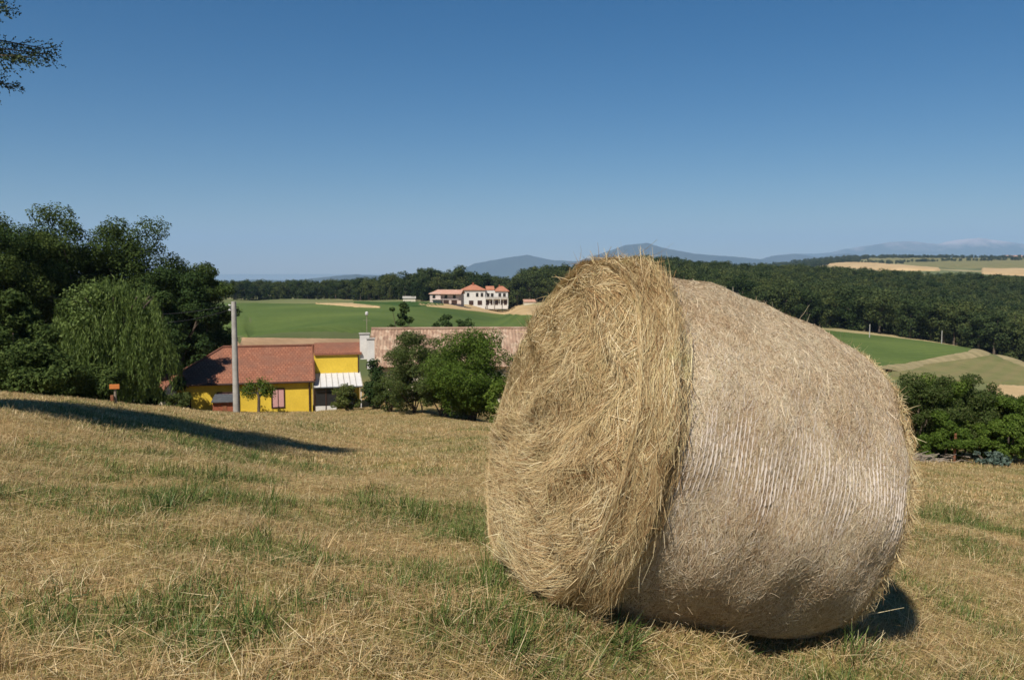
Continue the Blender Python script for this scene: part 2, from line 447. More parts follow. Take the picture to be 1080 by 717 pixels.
def field(name, label_unused, top, bot, mat, lift=.3, nx=60, ny=24, y0=40, y1=3500):
    """a field between two outlines of the land, top and bottom, given where they are seen, laid on the terrain"""
    top = np.array(top, float); bot = np.array(bot, float)
    V = []
    xs0 = np.linspace(0, 1, nx)
    xa, xb = top[0, 0], top[-1, 0]; xc, xd = bot[0, 0], bot[-1, 0]
    for s in xs0:
        xt = xa + (xb - xa) * s; xl = xc + (xd - xc) * s
        A = hit(xt, np.interp(xt, top[:, 0], top[:, 1]), y0, y1); B = hit(xl, np.interp(xl, bot[:, 0], bot[:, 1]), y0, y1)
        for t in np.linspace(0, 1, ny):
            V.append(A * (1 - t) + B * t)
    V = np.array(V)
    V[:, 2] = H(V[:, 0], V[:, 1]) + lift
    G_ = V.reshape(nx, ny, 3); dz = lift + .4
    G_[0, :, 2] -= dz; G_[-1, :, 2] -= dz; G_[1:-1, 0, 2] -= dz; G_[1:-1, -1, 2] -= dz
    i = np.arange(nx - 1)[:, None] * ny; j = np.arange(ny - 1)[None]
    Fc = np.stack([i + j, i + j + 1, i + ny + j + 1, i + ny + j], -1).reshape(-1, 4)
    me = np_mesh(name, V, Fc, mat, True)
    o = link(name, me); tag(o, kind='structure')
    return o
field('green_field', '', [(215, 319.8), (380, 319.4), (450, 321.2), (520, 329), (620, 339)], [(200, 356), (330, 357), (470, 358), (640, 361)], M['crop'], nx=110)
field('stubble_field', '', [(438, 321), (500, 322.3), (640, 323)], [(438, 322.8), (480, 327), (520, 331.5), (590, 338), (640, 340)], M['stubble'], .5)
field('stubble_field', '', [(332, 320.8), (360, 320.0), (402, 325)], [(332, 321.3), (365, 325.5), (402, 325.8)], M['stubble'], .62, ny=8)
field('crop_strip', '', [(372, 319.2), (420, 318.6), (470, 319.8)], [(372, 320.0), (430, 325), (470, 324)], M['crop_dark'], .5, ny=8)
field('stubble_field', '', [(205, 357), (330, 358), (440, 359)], [(200, 368), (330, 370), (440, 370)], M['soil'], .2)
field('green_field', '', [(780, 340), (850, 345.5), (920, 353), (980, 361), (1032, 369)], [(760, 372), (850, 380), (935, 391), (965, 383), (1032, 371.5)], M['crop'], .3)
field('dry_pasture', '', [(938, 393), (966, 386), (1045, 374.5), (1110, 396)], [(938, 400), (966, 402), (1045, 405), (1110, 408)], M['pasture'], .25)
field('stubble_field', '', [(1040, 406), (1130, 410)], [(1040, 418), (1130, 424)], M['stubble'], .25)
field('stubble_field', '', [(845, 275.5), (880, 274.5), (930, 279), (992, 284)], [(845, 276), (880, 281), (930, 285), (992, 286)], M['stubble'], 3, y0=1200)
field('green_field', '', [(915, 271.5), (1000, 270), (1130, 272)], [(915, 276), (1000, 283), (1130, 284)], M['pasture'], 4, y0=1200)
field('stubble_field', '', [(1035, 284), (1130, 284.5)], [(1035, 289), (1130, 293)], M['stubble'], 3, y0=800)
# the earth bank between crop and pasture
def bank():
    pts = [hit(x, y, 60, 400) for x, y in ((935, 392), (950, 388.5), (968, 384.5), (1000, 378), (1030, 373.3), (1045, 372.5), (1062, 377), (1080, 386), (1110, 398))]
    V = []; n = 6
    P = np.array(pts); d = np.gradient(P, axis=0); nrm = np.stack([-d[:, 1], d[:, 0]], -1); nrm /= np.linalg.norm(nrm, axis=1)[:, None]
    idx = np.linspace(0, len(P) - 1, 80)
    for q in idx:
        i = min(int(q), len(P) - 2); f = q - i
        c = P[i] * (1 - f) + P[i + 1] * f; w = nrm[i] * (1 - f) + nrm[i + 1] * f
        for k in range(n):
            o = (k / (n - 1) - .5)
            x, y = c[0] + w[0] * o * 5, c[1] + w[1] * o * 5
            V.append((x, y, hz(x, y) + .05 + .45 * (1 - (2 * o) ** 2) * (.8 + .3 * math.sin(q * 2))))
    V = np.array(V); i = np.arange(79)[:, None] * n; j = np.arange(n - 1)[None]
    Fc = np.stack([i + j, i + j + 1, i + n + j + 1, i + n + j], -1).reshape(-1, 4)
    tag(link('earth_bank', np_mesh('earth_bank', V, Fc, M['bank'], True)), kind='structure')
bank()

# ---- hills and mountains far off, solid ridges with slopes
def ridge(name, prof, dist, depth, mat, rough, seed, y_base=-275):
    rr = np.random.default_rng(seed)
    prof = np.array(prof, float); nx, ny = 260, 48
    xs = np.linspace(prof[0, 0], prof[-1, 0], nx)
    py = np.interp(xs, prof[:, 0], prof[:, 1])
    py = py + rr.normal(0, .22, nx); k = np.ones(3) / 3; py = np.convolve(np.pad(py, 1, 'edge'), k, 'valid')
    crest = np.array([pt(x, p, dist)[2] for x, p in zip(xs, py)])
    u = np.linspace(-1, 1, ny)
    Xw = ((xs - CX) / F)[None] * (dist + u[:, None] * depth); Yw = dist + u[:, None] * depth + 0 * xs[None]
    base = np.maximum(0, 1 - np.abs(u)) ** 1.15
    Z = y_base + (crest - y_base)[None] * base[:, None]
    nz = 0
    for o in range(5):
        f = 2.0 ** o * 2.2 / depth
        for q in range(3):
            a = rr.uniform(0, 6.28); ph = rr.uniform(0, 6.28)
            nz = nz + np.abs(np.sin((Xw * math.cos(a) + Yw * math.sin(a)) * f * 1.6 + ph + np.sin(Xw * f + q))) * rough / 1.9 ** o
    fall = (np.abs(u) * (1 - np.abs(u)) * 4)[:, None]
    Z = Z - nz * fall * .5 - nz * .04
    V = np.stack([Xw, Yw, Z], -1).reshape(-1, 3)
    i = np.arange(ny - 1)[:, None] * nx; j = np.arange(nx - 1)[None]
    Fc = np.stack([i + j, i + j + 1, i + nx + j + 1, i + nx + j], -1).reshape(-1, 4)
    tag(link(name, np_mesh(name, V, Fc, mat, True)), kind='structure')
def rock_mat():
    m, n, out = new_mat('mountain_rock')
    b = node(n, 'ShaderNodeBsdfPrincipled'); b.inputs['Roughness'].default_value = 1
    g = node(n, 'ShaderNodeNewGeometry'); s = node(n, 'ShaderNodeSeparateXYZ'); n.links.new(g.outputs['Position'], s.inputs[0])
    f = noise(n, .0011, 6, .65, objco(n))
    ma = node(n, 'ShaderNodeMath', operation='MULTIPLY_ADD'); n.links.new(f, ma.inputs[0]); ma.inputs[1].default_value = 900
    n.links.new(s.outputs[2], ma.inputs[2])
    mr = node(n, 'ShaderNodeMapRange'); mr.inputs[1].default_value = 860; mr.inputs[2].default_value = 1100
    n.links.new(ma.outputs[0], mr.inputs[0])
    n.links.new(mix(n, mr.outputs[0], (.06, .08, .045), (.38, .33, .31)), b.inputs['Base Color'])
    n.links.new(b.outputs[0], out.inputs[0]); return m
M['rock'] = rock_mat()
ridge('mountains', [(470, 290), (500, 274), (530, 268), (557, 264.5), (580, 270), (610, 272), (640, 262), (660, 255), (682, 252.5), (700, 258), (730, 264), (780, 268), (850, 276), (900, 284)], 12000, 3200, M['mountain'], 120, 2)
ridge('mountains', [(760, 278), (800, 270), (835, 264), (870, 263), (905, 255.5), (935, 250), (960, 249.5), (985, 254), (1005, 249), (1030, 247), (1060, 251), (1100, 256), (1180, 262)], 19000, 5200, M['rock'], 210, 4)
ridge('mountains', [(770, 282), (812, 267.5), (838, 264.5), (862, 268.5), (893, 264), (920, 270), (990, 272)], 13500, 2600, M['mountain'], 90, 14)
ridge('hills', [(120, 300), (230, 294.5), (270, 292.5), (310, 294), (345, 289.5), (375, 286.5), (420, 289), (500, 292), (560, 296)], 9000, 2600, M['mountain'], 60, 9)
ridge('hills', [(-80, 292), (60, 290), (180, 295), (260, 296.5), (330, 299), (420, 301)], 6000, 1500, M['mountain'], 35, 11)

# ------------------------------------------------------------ air
def haze():
    m, n, out = new_mat('haze')
    v = node(n, 'ShaderNodeVolumePrincipled')
    v.inputs['Color'].default_value = (.42, .64, 1.0, 1)
    v.inputs['Density'].default_value = 6e-5
    v.inputs['Density Attribute'].default_value = ''
    v.inputs['Anisotropy'].default_value = .0
    n.links.new(v.outputs[0], out.inputs['Volume'])
    m.cycles.homogeneous_volume = True
    mb = MB(); mb.box(-26000, -300, -290, 26000, 26000, 980)
    tag(mb.build('haze', m), kind='stuff')
HAZE = True
if HAZE: haze()
# ------------------------------------------------------------ the round hay bale
BC = np.array([0.322, 3.764, -0.722])           # centre of the seam ring
BA = np.array([math.sin(math.radians(72)) * math.cos(math.radians(15.5)), math.cos(math.radians(72)) * math.cos(math.radians(15.5)), -math.sin(math.radians(15.5))])
_e1 = np.cross(BA, [0, 0, 1.]); _e1 /= np.linalg.norm(_e1); _e2 = np.cross(_e1, BA)
BY = np.cross(_e2, BA)
BM = Matrix(((BA[0], BY[0], _e2[0]), (BA[1], BY[1], _e2[1]), (BA[2], BY[2], _e2[2])))
BBASE = BC + BA * .55 - _e2 * .75                # where it rests
def to_local(p): return p                        # bale points are written in (axis, across, up) about BC, shifted to the base
BOFF = np.array([-.55, 0, .75])
PROF = np.array([(-.235, .0), (-.232, .15), (-.222, .32), (-.20, .50), (-.165, .63), (-.115, .715), (-.05, .752), (.0 - .03, .757), (-.012, .748),
                 (.004, .728), (.03, .728), (.12, .742), (.35, .757), (.6, .752), (.85, .736), (1.0, .718), (1.10, .698), (1.16, .670), (1.19, .60), (1.2, .45), (1.205, .2), (1.205, .0)])
def prof_r(s): return np.interp(s, PROF[5:-4, 0], PROF[5:-4, 1])
def dome_s(rho):
    q = PROF[:9]; return np.interp(rho, q[:, 1][:8], q[:, 0][:8])
def lump(s, ph, amp=1.0):
    return amp * (1 - .6 * np.clip(-np.sin(ph), 0, 1)) * (.009 * np.sin(3 * ph + 2.0 + 1.5 * s) + .007 * np.sin(7 * ph + 5 * s) + .006 * np.sin(13 * ph - 9 * s + 1) + .005 * np.sin(21 * s + 4 * ph))
def lump_end(y, z):
    return .030 * np.sin(7 * y + 2.2 * np.sin(5 * z)) * np.sin(6 * z + 1.1) + .024 * np.sin(15 * y + 3 * np.sin(9 * z) + 1) * np.sin(13 * z) + .010 * np.sin(29 * y + z * 8) * np.sin(27 * z + 2)
def squash(P):
    """the bale sags a little on its underside"""
    z = P[:, 2]; P[:, 2] = np.where(z < -.60, -.60 + (z + .60) * .52, z * 1.01)
    P[:, 1] *= 1.0 + .015 * np.clip(-z, 0, 1)
    return P
def surf_side(s, ph, off, amp=1.0):
    r = prof_r(s) + lump(s, ph, amp) + off
    return squash(np.stack([s, r * np.cos(ph), r * np.sin(ph)], -1))
def surf_end(y, z, off, far=False):
    rho = np.hypot(y, z)
    if far: x = 1.19 - .25 * np.clip(rho - .5, 0, 1) ** 2 / .06 * .2 + lump_end(y, z) + off
    else: x = dome_s(np.minimum(rho, .7649)) - lump_end(y, z) - off
    return squash(np.stack([x, y, z], -1))
def ribbons(P, W, N):
    """P (n,k,3) spines, W (n,) widths, N (n,3) rough face normal -> V, F"""
    n, k, _ = P.shape
    T = np.gradient(P, axis=1); side = np.cross(T, N[:, None, :]); side /= np.linalg.norm(side, axis=2, keepdims=True) + 1e-9
    w = W[:, None] * np.interp(np.arange(k), [0, (k - 1) * .5, k - 1], [.8, 1, .35])[None] * .5
    A = P + side * w[..., None]; B = P - side * w[..., None]
    V = np.stack([A, B], 2).reshape(-1, 3)
    i = (np.arange(n) * 2 * k)[:, None] + (np.arange(k - 1) * 2)[None]
    Fc = np.stack([i, i + 1, i + 3, i + 2], -1).reshape(-1, 4)
    return V, Fc
def cat(parts):
    Vs, Fs, b = [], [], 0
    for V, Fc in parts:
        Vs.append(V); Fs.append(Fc + b); b += len(V)
    return np.vstack(Vs), np.vstack(Fs)

def hay_mat(name, stops, rough=.65, trans=.15, spec=.25, patch=None):
    m, n, out = new_mat(name)
    g = node(n, 'ShaderNodeNewGeometry')
    c = ramp(n, stops, g.outputs['Random Per Island'])
    f = noise(n, 3.2, 5, .65, objco(n))
    c = mix(n, .85, c, ramp(n, [(.30, (.66, .55, .42)), (.45, (.92, .86, .76)), (.6, (1.05, 1.03, 1.0)), (.72, (.92, 1.0, .78))] if patch is None else patch, f), 'MULTIPLY')
    b = node(n, 'ShaderNodeBsdfPrincipled'); b.inputs['Roughness'].default_value = rough; b.inputs['Specular IOR Level'].default_value = spec
    t = node(n, 'ShaderNodeBsdfTranslucent')
    n.links.new(c, b.inputs['Base Color']); n.links.new(c, t.inputs[0])
    mx = node(n, 'ShaderNodeMixShader'); mx.inputs[0].default_value = trans
    n.links.new(b.outputs[0], mx.inputs[1]); n.links.new(t.outputs[0], mx.inputs[2]); n.links.new(mx.outputs[0], out.inputs[0])
    return m
M['hay'] = hay_mat('hay', [(0, (.21, .11, .05)), (.12, (.38, .25, .125)), (.35, (.54, .415, .23)), (.6, (.63, .52, .32)), (.8, (.48, .42, .225)), (1, (.79, .70, .50))])
M['hay_net'] = hay_mat('hay_under_net', [(0, (.27, .17, .10)), (.15, (.42, .31, .19)), (.4, (.56, .45, .30)), (.7, (.66, .56, .41)), (.85, (.50, .45, .29)), (1, (.80, .72, .58))], .5, .05, .35,
                       [(.30, (.78, .66, .55)), (.45, (.95, .90, .85)), (.6, (1.04, 1.02, 1.0)), (.72, (.98, 1.0, .90))])
def core_mat():
    m, n, out = new_mat('hay_core')
    b = node(n, 'ShaderNodeBsdfPrincipled'); b.inputs['Roughness'].default_value = .95; b.inputs['Specular IOR Level'].default_value = .1
    f = noise(n, 40, 6, .7, objco(n, (1, 1, 1)))
    n.links.new(ramp(n, [(.3, (.10, .06, .025)), (.55, (.28, .19, .085)), (.75, (.45, .34, .17))], f), b.inputs['Base Color'])
    bp = node(n, 'ShaderNodeBump'); bp.inputs['Strength'].default_value = 1; bp.inputs['Distance'].default_value = .02
    n.links.new(f, bp.inputs['Height']); n.links.new(bp.outputs[0], b.inputs['Normal']); n.links.new(b.outputs[0], out.inputs[0])
    return m
M['hay_core'] = core_mat()
def net_mat():
    m, n, out = new_mat('net_plastic')
    b = node(n, 'ShaderNodeBsdfPrincipled'); b.inputs['Base Color'].default_value = (.70, .61, .52, 1)
    b.inputs['Roughness'].default_value = .34; b.inputs['Specular IOR Level'].default_value = .7
    n.links.new(b.outputs[0], out.inputs[0]); return m
M['net'] = net_mat()

def tangle_end(n, far=False, lo=.0, hi=.765, seed=1, L=(.06, .24), lift=.022, w=(.0022, .0046), K=5):
    r = np.random.default_rng(seed)
    rho = np.sqrt(r.uniform(lo ** 2, hi ** 2, n)); ph = r.uniform(0, 2 * np.pi, n)
    y, z = rho * np.cos(ph), rho * np.sin(ph)
    cy, cz_ = -.02, .10                                   # eye of the swirl
    ang = np.arctan2(z - cz_, y - cy) + np.pi / 2
    fl = np.sin(5 * y + 3 * z + 1) * np.sin(4 * z - 3 * y)
    ang = ang + fl * .8 + r.normal(0, .38, n) + np.where(r.random(n) < .2, r.uniform(-1.5, 1.5, n), 0)
    ln = r.uniform(*L, n); curv = r.normal(1.0, .9, n) * np.clip(1 / np.maximum(rho, .15), 0, 5) * .8 + r.normal(0, 2.0, n)
    base = r.uniform(-.006, lift, n) ; l0 = r.exponential(.004, n); l1 = r.exponential(.012, n)
    P = np.zeros((n, K, 3)); yy, zz, aa = y.copy(), z.copy(), ang.copy()
    for k in range(K):
        t = k / (K - 1)
        off = base + l1 * t ** 2 + l0 * (1 - t) ** 2
        q = surf_end(yy, zz, off, far)
        rr_ = np.hypot(yy, zz)
        P[:, k] = q
        yy = yy + np.cos(aa) * ln / (K - 1); zz = zz + np.sin(aa) * ln / (K - 1); aa = aa + curv * ln / (K - 1)
        rn = np.hypot(yy, zz); cl = np.where(rn > .775, .775 / rn, 1); yy *= cl; zz *= cl
    N = np.tile(np.array([[-1., 0, 0]]), (n, 1)) + r.normal(0, .55, (n, 3)) + np.stack([0 * y, y * .5, z * .5], -1)
    return ribbons(P, r.uniform(*w, n), N)
def tangle_side(n, s0, s1, seed, L=(.05, .2), lift=.012, spread=.35, slope=0.0, w=(.0022, .0044), K=4, tip=.006, ph0=0, ph1=2 * np.pi, wild=.1):
    r = np.random.default_rng(seed)
    s = r.uniform(s0, s1, n); ph = r.uniform(ph0, ph1, n)
    al = slope * (1 + 2.5 * np.clip(np.sin(ph - np.pi), 0, 1)) + .25 * np.sin(3 * ph + 4 * s) * spread + r.normal(0, spread, n) + np.where(r.random(n) < wild, r.uniform(-1.5, 1.5, n), 0)
    sg = np.where(r.random(n) < .5, 1, -1)
    ln = r.uniform(*L, n); base = r.uniform(0, lift, n); l1 = r.exponential(tip, n)
    cv = r.normal(0, 2.0, n)
    P = np.zeros((n, K, 3)); ss, pp, aa = s.copy(), ph.copy(), al.copy()
    for k in range(K):
        t = k / (K - 1)
        P[:, k] = surf_side(np.clip(ss, s0 - .03, s1 + .03), pp, base + l1 * t * t)
        pp = pp + sg * np.cos(aa) * ln / (K - 1) / .75; ss = ss + np.sin(aa) * ln / (K - 1); aa = aa + cv * ln / (K - 1)
    N = np.stack([0 * s, np.cos(ph), np.sin(ph)], -1) + r.normal(0, .35, (n, 3))
    return ribbons(P, r.uniform(*w, n), N)
def strays(n, seed, place, L=(.06, .2), w=(.002, .0036), K=5, out=.8):
    """single stems that stand out of the surface; place(r, n) gives points and outward normals"""
    r = np.random.default_rng(seed)
    P0, N0 = place(r, n)
    d = N0 * out + r.normal(0, .6, (n, 3)); d[:, 2] -= .1
    d /= np.linalg.norm(d, axis=1)[:, None]
    ln = r.uniform(*L, n) * r.uniform(.4, 1, n); P = np.zeros((n, K, 3)); c = P0.copy(); dd = d.copy(); bend = r.normal(0, .35, (n, 3)); bend[:, 2] -= .35
    for k in range(K):
        P[:, k] = c; c = c + dd * (ln / (K - 1))[:, None]; dd = dd + bend * .3; dd /= np.linalg.norm(dd, axis=1)[:, None]
    return ribbons(P, r.uniform(*w, n), r.normal(0, 1, (n, 3)))

def build_bale():
    root = bpy.data.objects.new('hay_bale', None); col.objects.link(root)
    root.matrix_world = Matrix.Translation(Vector(BBASE)) @ BM.to_4x4()
    tag(root, 'huge round hay bale wrapped in net, one end shaggy, lying in the mown meadow', 'hay bale')
    # packed core
    nu = 360; pr = []
    for a, b in zip(PROF[:-1], PROF[1:]):
        k = max(1, int(np.hypot(*(b - a)) / .02))
        for q in range(k): pr.append(a + (b - a) * q / k)
    pr.append(PROF[-1]); pr = np.array(pr)
    ph = np.linspace(0, 2 * np.pi, nu, endpoint=False)
    S = pr[:, 0][:, None] + 0 * ph; Rr = pr[:, 1][:, None] + 0 * ph; PH = ph[None] + 0 * S
    Y0, Z0 = Rr * np.cos(PH), Rr * np.sin(PH)
    side = np.clip((pr[:, 1] - .55) / .2, 0, 1)[:, None]
    Rr2 = np.maximum(Rr + (lump(S, PH) - .008) * side, 0)
    X = S + np.where(S < .3, -1, 1) * lump_end(Y0, Z0) * (1 - side)
    V = squash(np.stack([X.ravel(), (Rr2 * np.cos(PH)).ravel(), (Rr2 * np.sin(PH)).ravel()], -1)) + BOFF
    npf = len(pr)
    i = np.arange(npf - 1)[:, None] * nu; j = np.arange(nu)[None]; j2 = (j + 1) % nu
    Fc = np.stack([i + j, i + j2, i + nu + j2, i + nu + j], -1).reshape(-1, 4)
    link('hay_core', np_mesh('hay_core', V, Fc, M['hay_core'], True), root)
    # loose hay of the near end and its collar
    def collar_pl(r, n):
        s = r.uniform(-.15, -.01, n); ph = r.uniform(0, 2 * np.pi, n)
        return surf_side(s, ph, .0), np.stack([-.3 + 0 * s, np.cos(ph), np.sin(ph)], -1)
    def end_pl(r, n):
        rho = np.sqrt(r.uniform(0, .55, n)); ph = r.uniform(0, 2 * np.pi, n)
        return surf_end(rho * np.cos(ph), rho * np.sin(ph), .0), np.tile([[-1., 0, 0]], (n, 1))
    def crest_pl(r, n):
        s = r.uniform(-.17, .0, n); ph = r.normal(np.pi * .5, .45, n)
        return surf_side(s, ph, .0), np.stack([-.5 + 0 * s, np.cos(ph), np.sin(ph)], -1)
    V, Fc = cat([tangle_end(120000, seed=1, L=(.03, .17), w=(.0010, .0026)), tangle_end(9000, seed=2, L=(.15, .4), lift=.028, w=(.0013, .0028), K=7),
                 tangle_end(12000, lo=.6, hi=.765, seed=3, L=(.1, .3), lift=.03, w=(.0014, .0034)),
                 tangle_side(48000, -.13, -.004, 4, L=(.06, .25), lift=.03, spread=.30, tip=.010, wild=.08, K=5, w=(.0010, .0027)),
                 tangle_side(3500, -.06, .012, 5, L=(.08, .3), lift=.035, spread=.25, tip=.02, K=6, w=(.0014, .0034)),
                 strays(1500, 6, collar_pl, (.04, .12), out=.4), strays(1300, 7, end_pl, (.03, .12)), strays(260, 8, crest_pl, (.04, .15), out=.3)])
    link('loose_hay', np_mesh('loose_hay', V + BOFF, Fc, M['hay']), root)
    # hay pressed under the net
    def shoulder_pl(r, n):
        s = r.uniform(1.12, 1.18, n); ph = r.uniform(0, 2 * np.pi, n)
        return surf_side(s, ph, -.01), np.stack([.5 + 0 * s, np.cos(ph), np.sin(ph)], -1)
    V, Fc = cat([tangle_side(150000, .0, 1.16, 10, L=(.010, .042), lift=.0045, spread=1.0, tip=.0015, wild=.4, w=(.0009, .0021), K=3, ph0=1.1, ph1=3.3),
                 tangle_side(24000, .0, 1.16, 11, L=(.03, .08), lift=.006, spread=.7, tip=.002, w=(.0009, .0019), K=4, ph0=1.1, ph1=3.3),
                 tangle_side(100000, .0, 1.16, 17, L=(.012, .05), lift=.0045, spread=.45, tip=.0015, wild=.25, w=(.0009, .0021), K=3, slope=.22, ph0=3.2, ph1=5.0),
                 tangle_side(50000, .0, 1.16, 18, L=(.015, .06), lift=.005, spread=.8, tip=.0015, wild=.3, w=(.0010, .0030), K=3, ph0=5.0, ph1=7.4),
                 tangle_side(2500, .02, 1.14, 12, L=(.02, .06), lift=.006, spread=.6, tip=.010, K=4, wild=.3, w=(.0010, .0022))])
    link('pressed_hay', np_mesh('pressed_hay', V + BOFF, Fc, M['hay_net']), root)
    V, Fc = cat([tangle_side(6000, 1.135, 1.18, 13, L=(.02, .08), lift=.008, spread=.8, tip=.006, K=4, wild=.2, w=(.0013, .003)),
                 tangle_end(14000, far=True, hi=.66, seed=14, L=(.03, .12), w=(.0010, .0026)), strays(600, 15, shoulder_pl, (.02, .06), w=(.0012, .0024)), strays(26, 16, shoulder_pl, (.15, .32), w=(.002, .0032))])
    link('frayed_edge_hay', np_mesh('frayed_edge_hay', V + BOFF, Fc, M['hay']), root)
    # the net: plastic threads round the bale, widened and raised in a band to imitate gleam
    r = np.random.default_rng(20); parts = []
    for k, s in enumerate(np.arange(.012, 1.155, .0185)):
        n = 420; ph = np.linspace(0, 2 * np.pi, n)
        ss = s + .0012 * np.sin(ph * 5 + k) + .0005 * np.sin(ph * 23 + k * 2) + r.normal(0, .0004, n)
        gleam = np.exp(-((ph - 3.02 - .06 * math.sin(k * .35)) / .23) ** 2) * (.82 + .15 * math.sin(k * .9 + 1) + .12 * np.sin(ph * 13 + k * 1.3)); off = .0016 + .0066 * gleam + .0014 * np.sin(ph * 9 + k * 1.7) * np.sin(ph * 4 + k) + r.normal(0, .0012, n)
        P = surf_side(ss, ph, off)[None]
        N = np.array([[0, 1., .0]])
        T = np.gradient(P, axis=1); nn = np.stack([0 * ph, np.cos(ph), np.sin(ph)], -1)[None]
        sd = np.cross(T, nn); sd /= np.linalg.norm(sd, axis=2, keepdims=True)
        w = ((.0005 + .0024 * np.clip(gleam, 0, 1)) * np.clip(1 + .25 * np.sin(ph * 31 + k) + .35 * r.normal(0, 1, n), .15, 2))[None, :, None]
        Vv = np.stack([P + sd * w, P - sd * w], 2).reshape(-1, 3)
        i = np.arange(n - 1) * 2; parts.append((Vv, np.stack([i, i + 1, i + 3, i + 2], -1)))
    m = 1800; s = r.uniform(.01, 1.14, m); ph = r.normal(3.0, .3, m)     # short cross threads
    P = np.zeros((m, 3, 3))
    for k in range(3): P[:, k] = surf_side(s + k * .0093, ph + k * .03 * np.where(np.arange(m) % 2, 1, -1), .0065 + 0 * s)
    parts.append(ribbons(P, np.full(m, .0009), np.stack([0 * s, np.cos(ph), np.sin(ph)], -1)))
    V, Fc = cat(parts)
    link('net_wrap', np_mesh('net_wrap', V + BOFF, Fc, M['net']), root)
build_bale()

# ------------------------------------------------------------ instancing of uncountable stuff
def scatter(name, pts, rz, sc, idx, meshes, tilt=None):
    cl = bpy.data.collections.new(name + '_kinds')
    for k, me in enumerate(meshes):
        o = bpy.data.objects.new('%s_kind.%03d' % (name, k), me); cl.objects.link(o)
    me = bpy.data.meshes.new(name); me.vertices.add(len(pts)); me.vertices.foreach_set('co', np.asarray(pts, np.float32).ravel())
    def at(nm, ty, arr, key):
        a = me.attributes.new(nm, ty, 'POINT'); a.data.foreach_set(key, np.ascontiguousarray(arr).ravel())
    rot = np.zeros((len(pts), 3), np.float32); rot[:, 2] = rz
    if tilt is not None: rot[:, 0] = tilt[:, 0]; rot[:, 1] = tilt[:, 1]
    at('rot', 'FLOAT_VECTOR', rot, 'vector'); at('sc', 'FLOAT', np.asarray(sc, np.float32), 'value'); at('idx', 'INT', np.asarray(idx, np.int32), 'value')
    o = link(name, me)
    g = bpy.data.node_groups.new(name + '_nodes', 'GeometryNodeTree')
    g.interface.new_socket('Geometry', in_out='INPUT', socket_type='NodeSocketGeometry')
    g.interface.new_socket('Geometry', in_out='OUTPUT', socket_type='NodeSocketGeometry')
    gi = g.nodes.new('NodeGroupInput'); go = g.nodes.new('NodeGroupOutput')
    ip = g.nodes.new('GeometryNodeInstanceOnPoints'); ci = g.nodes.new('GeometryNodeCollectionInfo')
    ci.inputs['Collection'].default_value = cl; ci.inputs['Separate Children'].default_value = True; ci.inputs['Reset Children'].default_value = True
    def na(nm, dt):
        a = g.nodes.new('GeometryNodeInputNamedAttribute'); a.data_type = dt; a.inputs['Name'].default_value = nm; return a.outputs['Attribute']
    L = g.links.new
    L(gi.outputs[0], ip.inputs['Points']); L(ci.outputs[0], ip.inputs['Instance']); ip.inputs['Pick Instance'].default_value = True
    L(na('idx', 'INT'), ip.inputs['Instance Index']); L(na('sc', 'FLOAT'), ip.inputs['Scale'])
    er = g.nodes.new('FunctionNodeEulerToRotation'); L(na('rot', 'FLOAT_VECTOR'), er.inputs[0]); L(er.outputs[0], ip.inputs['Rotation'])
    L(ip.outputs[0], go.inputs[0])
    md = o.modifiers.new('scatter', 'NODES'); md.node_group = g
    return o

def tuft(seed, nb, rad, hl, width, lean, flat, mat, K=4, clump=0.0):
    r = np.random.default_rng(seed)
    if clump:
        c = r.uniform(-rad, rad, (max(2, int(nb / 14)), 2)); b = c[r.integers(0, len(c), nb)] + r.normal(0, clump, (nb, 2))
    else:
        a = r.uniform(0, 6.28, nb); q = np.sqrt(r.random(nb)) * rad; b = np.stack([np.cos(a) * q, np.sin(a) * q], -1)
    ln = r.uniform(*hl, nb); az = r.uniform(0, 6.28, nb)
    ti = np.abs(r.normal(lean, .28, nb)); lay = r.random(nb) < flat; ti = np.where(lay, r.uniform(1.25, 1.55, nb), ti); ln = np.where(lay, ln * 1.4, ln)
    bend = np.where(lay, r.uniform(-.1, .25, nb), r.uniform(.1, .9, nb))
    P = np.zeros((nb, K, 3)); c = np.stack([b[:, 0], b[:, 1], np.where(lay, r.uniform(.004, .03, nb), -.006)], -1); t = ti.copy()
    for k in range(K):
        P[:, k] = c
        d = np.stack([np.sin(t) * np.cos(az), np.sin(t) * np.sin(az), np.cos(t)], -1)
        c = c + d * (ln / (K - 1))[:, None]; t = np.minimum(t + bend / (K - 1), 1.62)
    P[:, :, 2] = np.maximum(P[:, :, 2], np.where(np.arange(K) == 0, -.01, .002)[None])
    V, Fc = ribbons(P, r.uniform(width * .6, width * 1.3, nb), np.stack([-np.cos(az), -np.sin(az), .6 + 0 * az], -1) + r.normal(0, .3, (nb, 3)))
    return np_mesh('grass_tuft', V, Fc, mat)
def merge_tufts(seed, specs):
    """one tuft mesh of several materials"""
    ms = [tuft(seed * 10 + i, *sp) for i, sp in enumerate(specs)]
    import bmesh
    bm = bmesh.new(); me = bpy.data.meshes.new('grass_tuft')
    for k, m in enumerate(ms):
        st = len(bm.faces); bm.from_mesh(m); bm.faces.ensure_lookup_table()
        for f in bm.faces[st:]: f.material_index = k
    bm.to_mesh(me); bm.free()
    for m in ms: me.materials.append(m.materials[0]); bpy.data.meshes.remove(m)
    return me
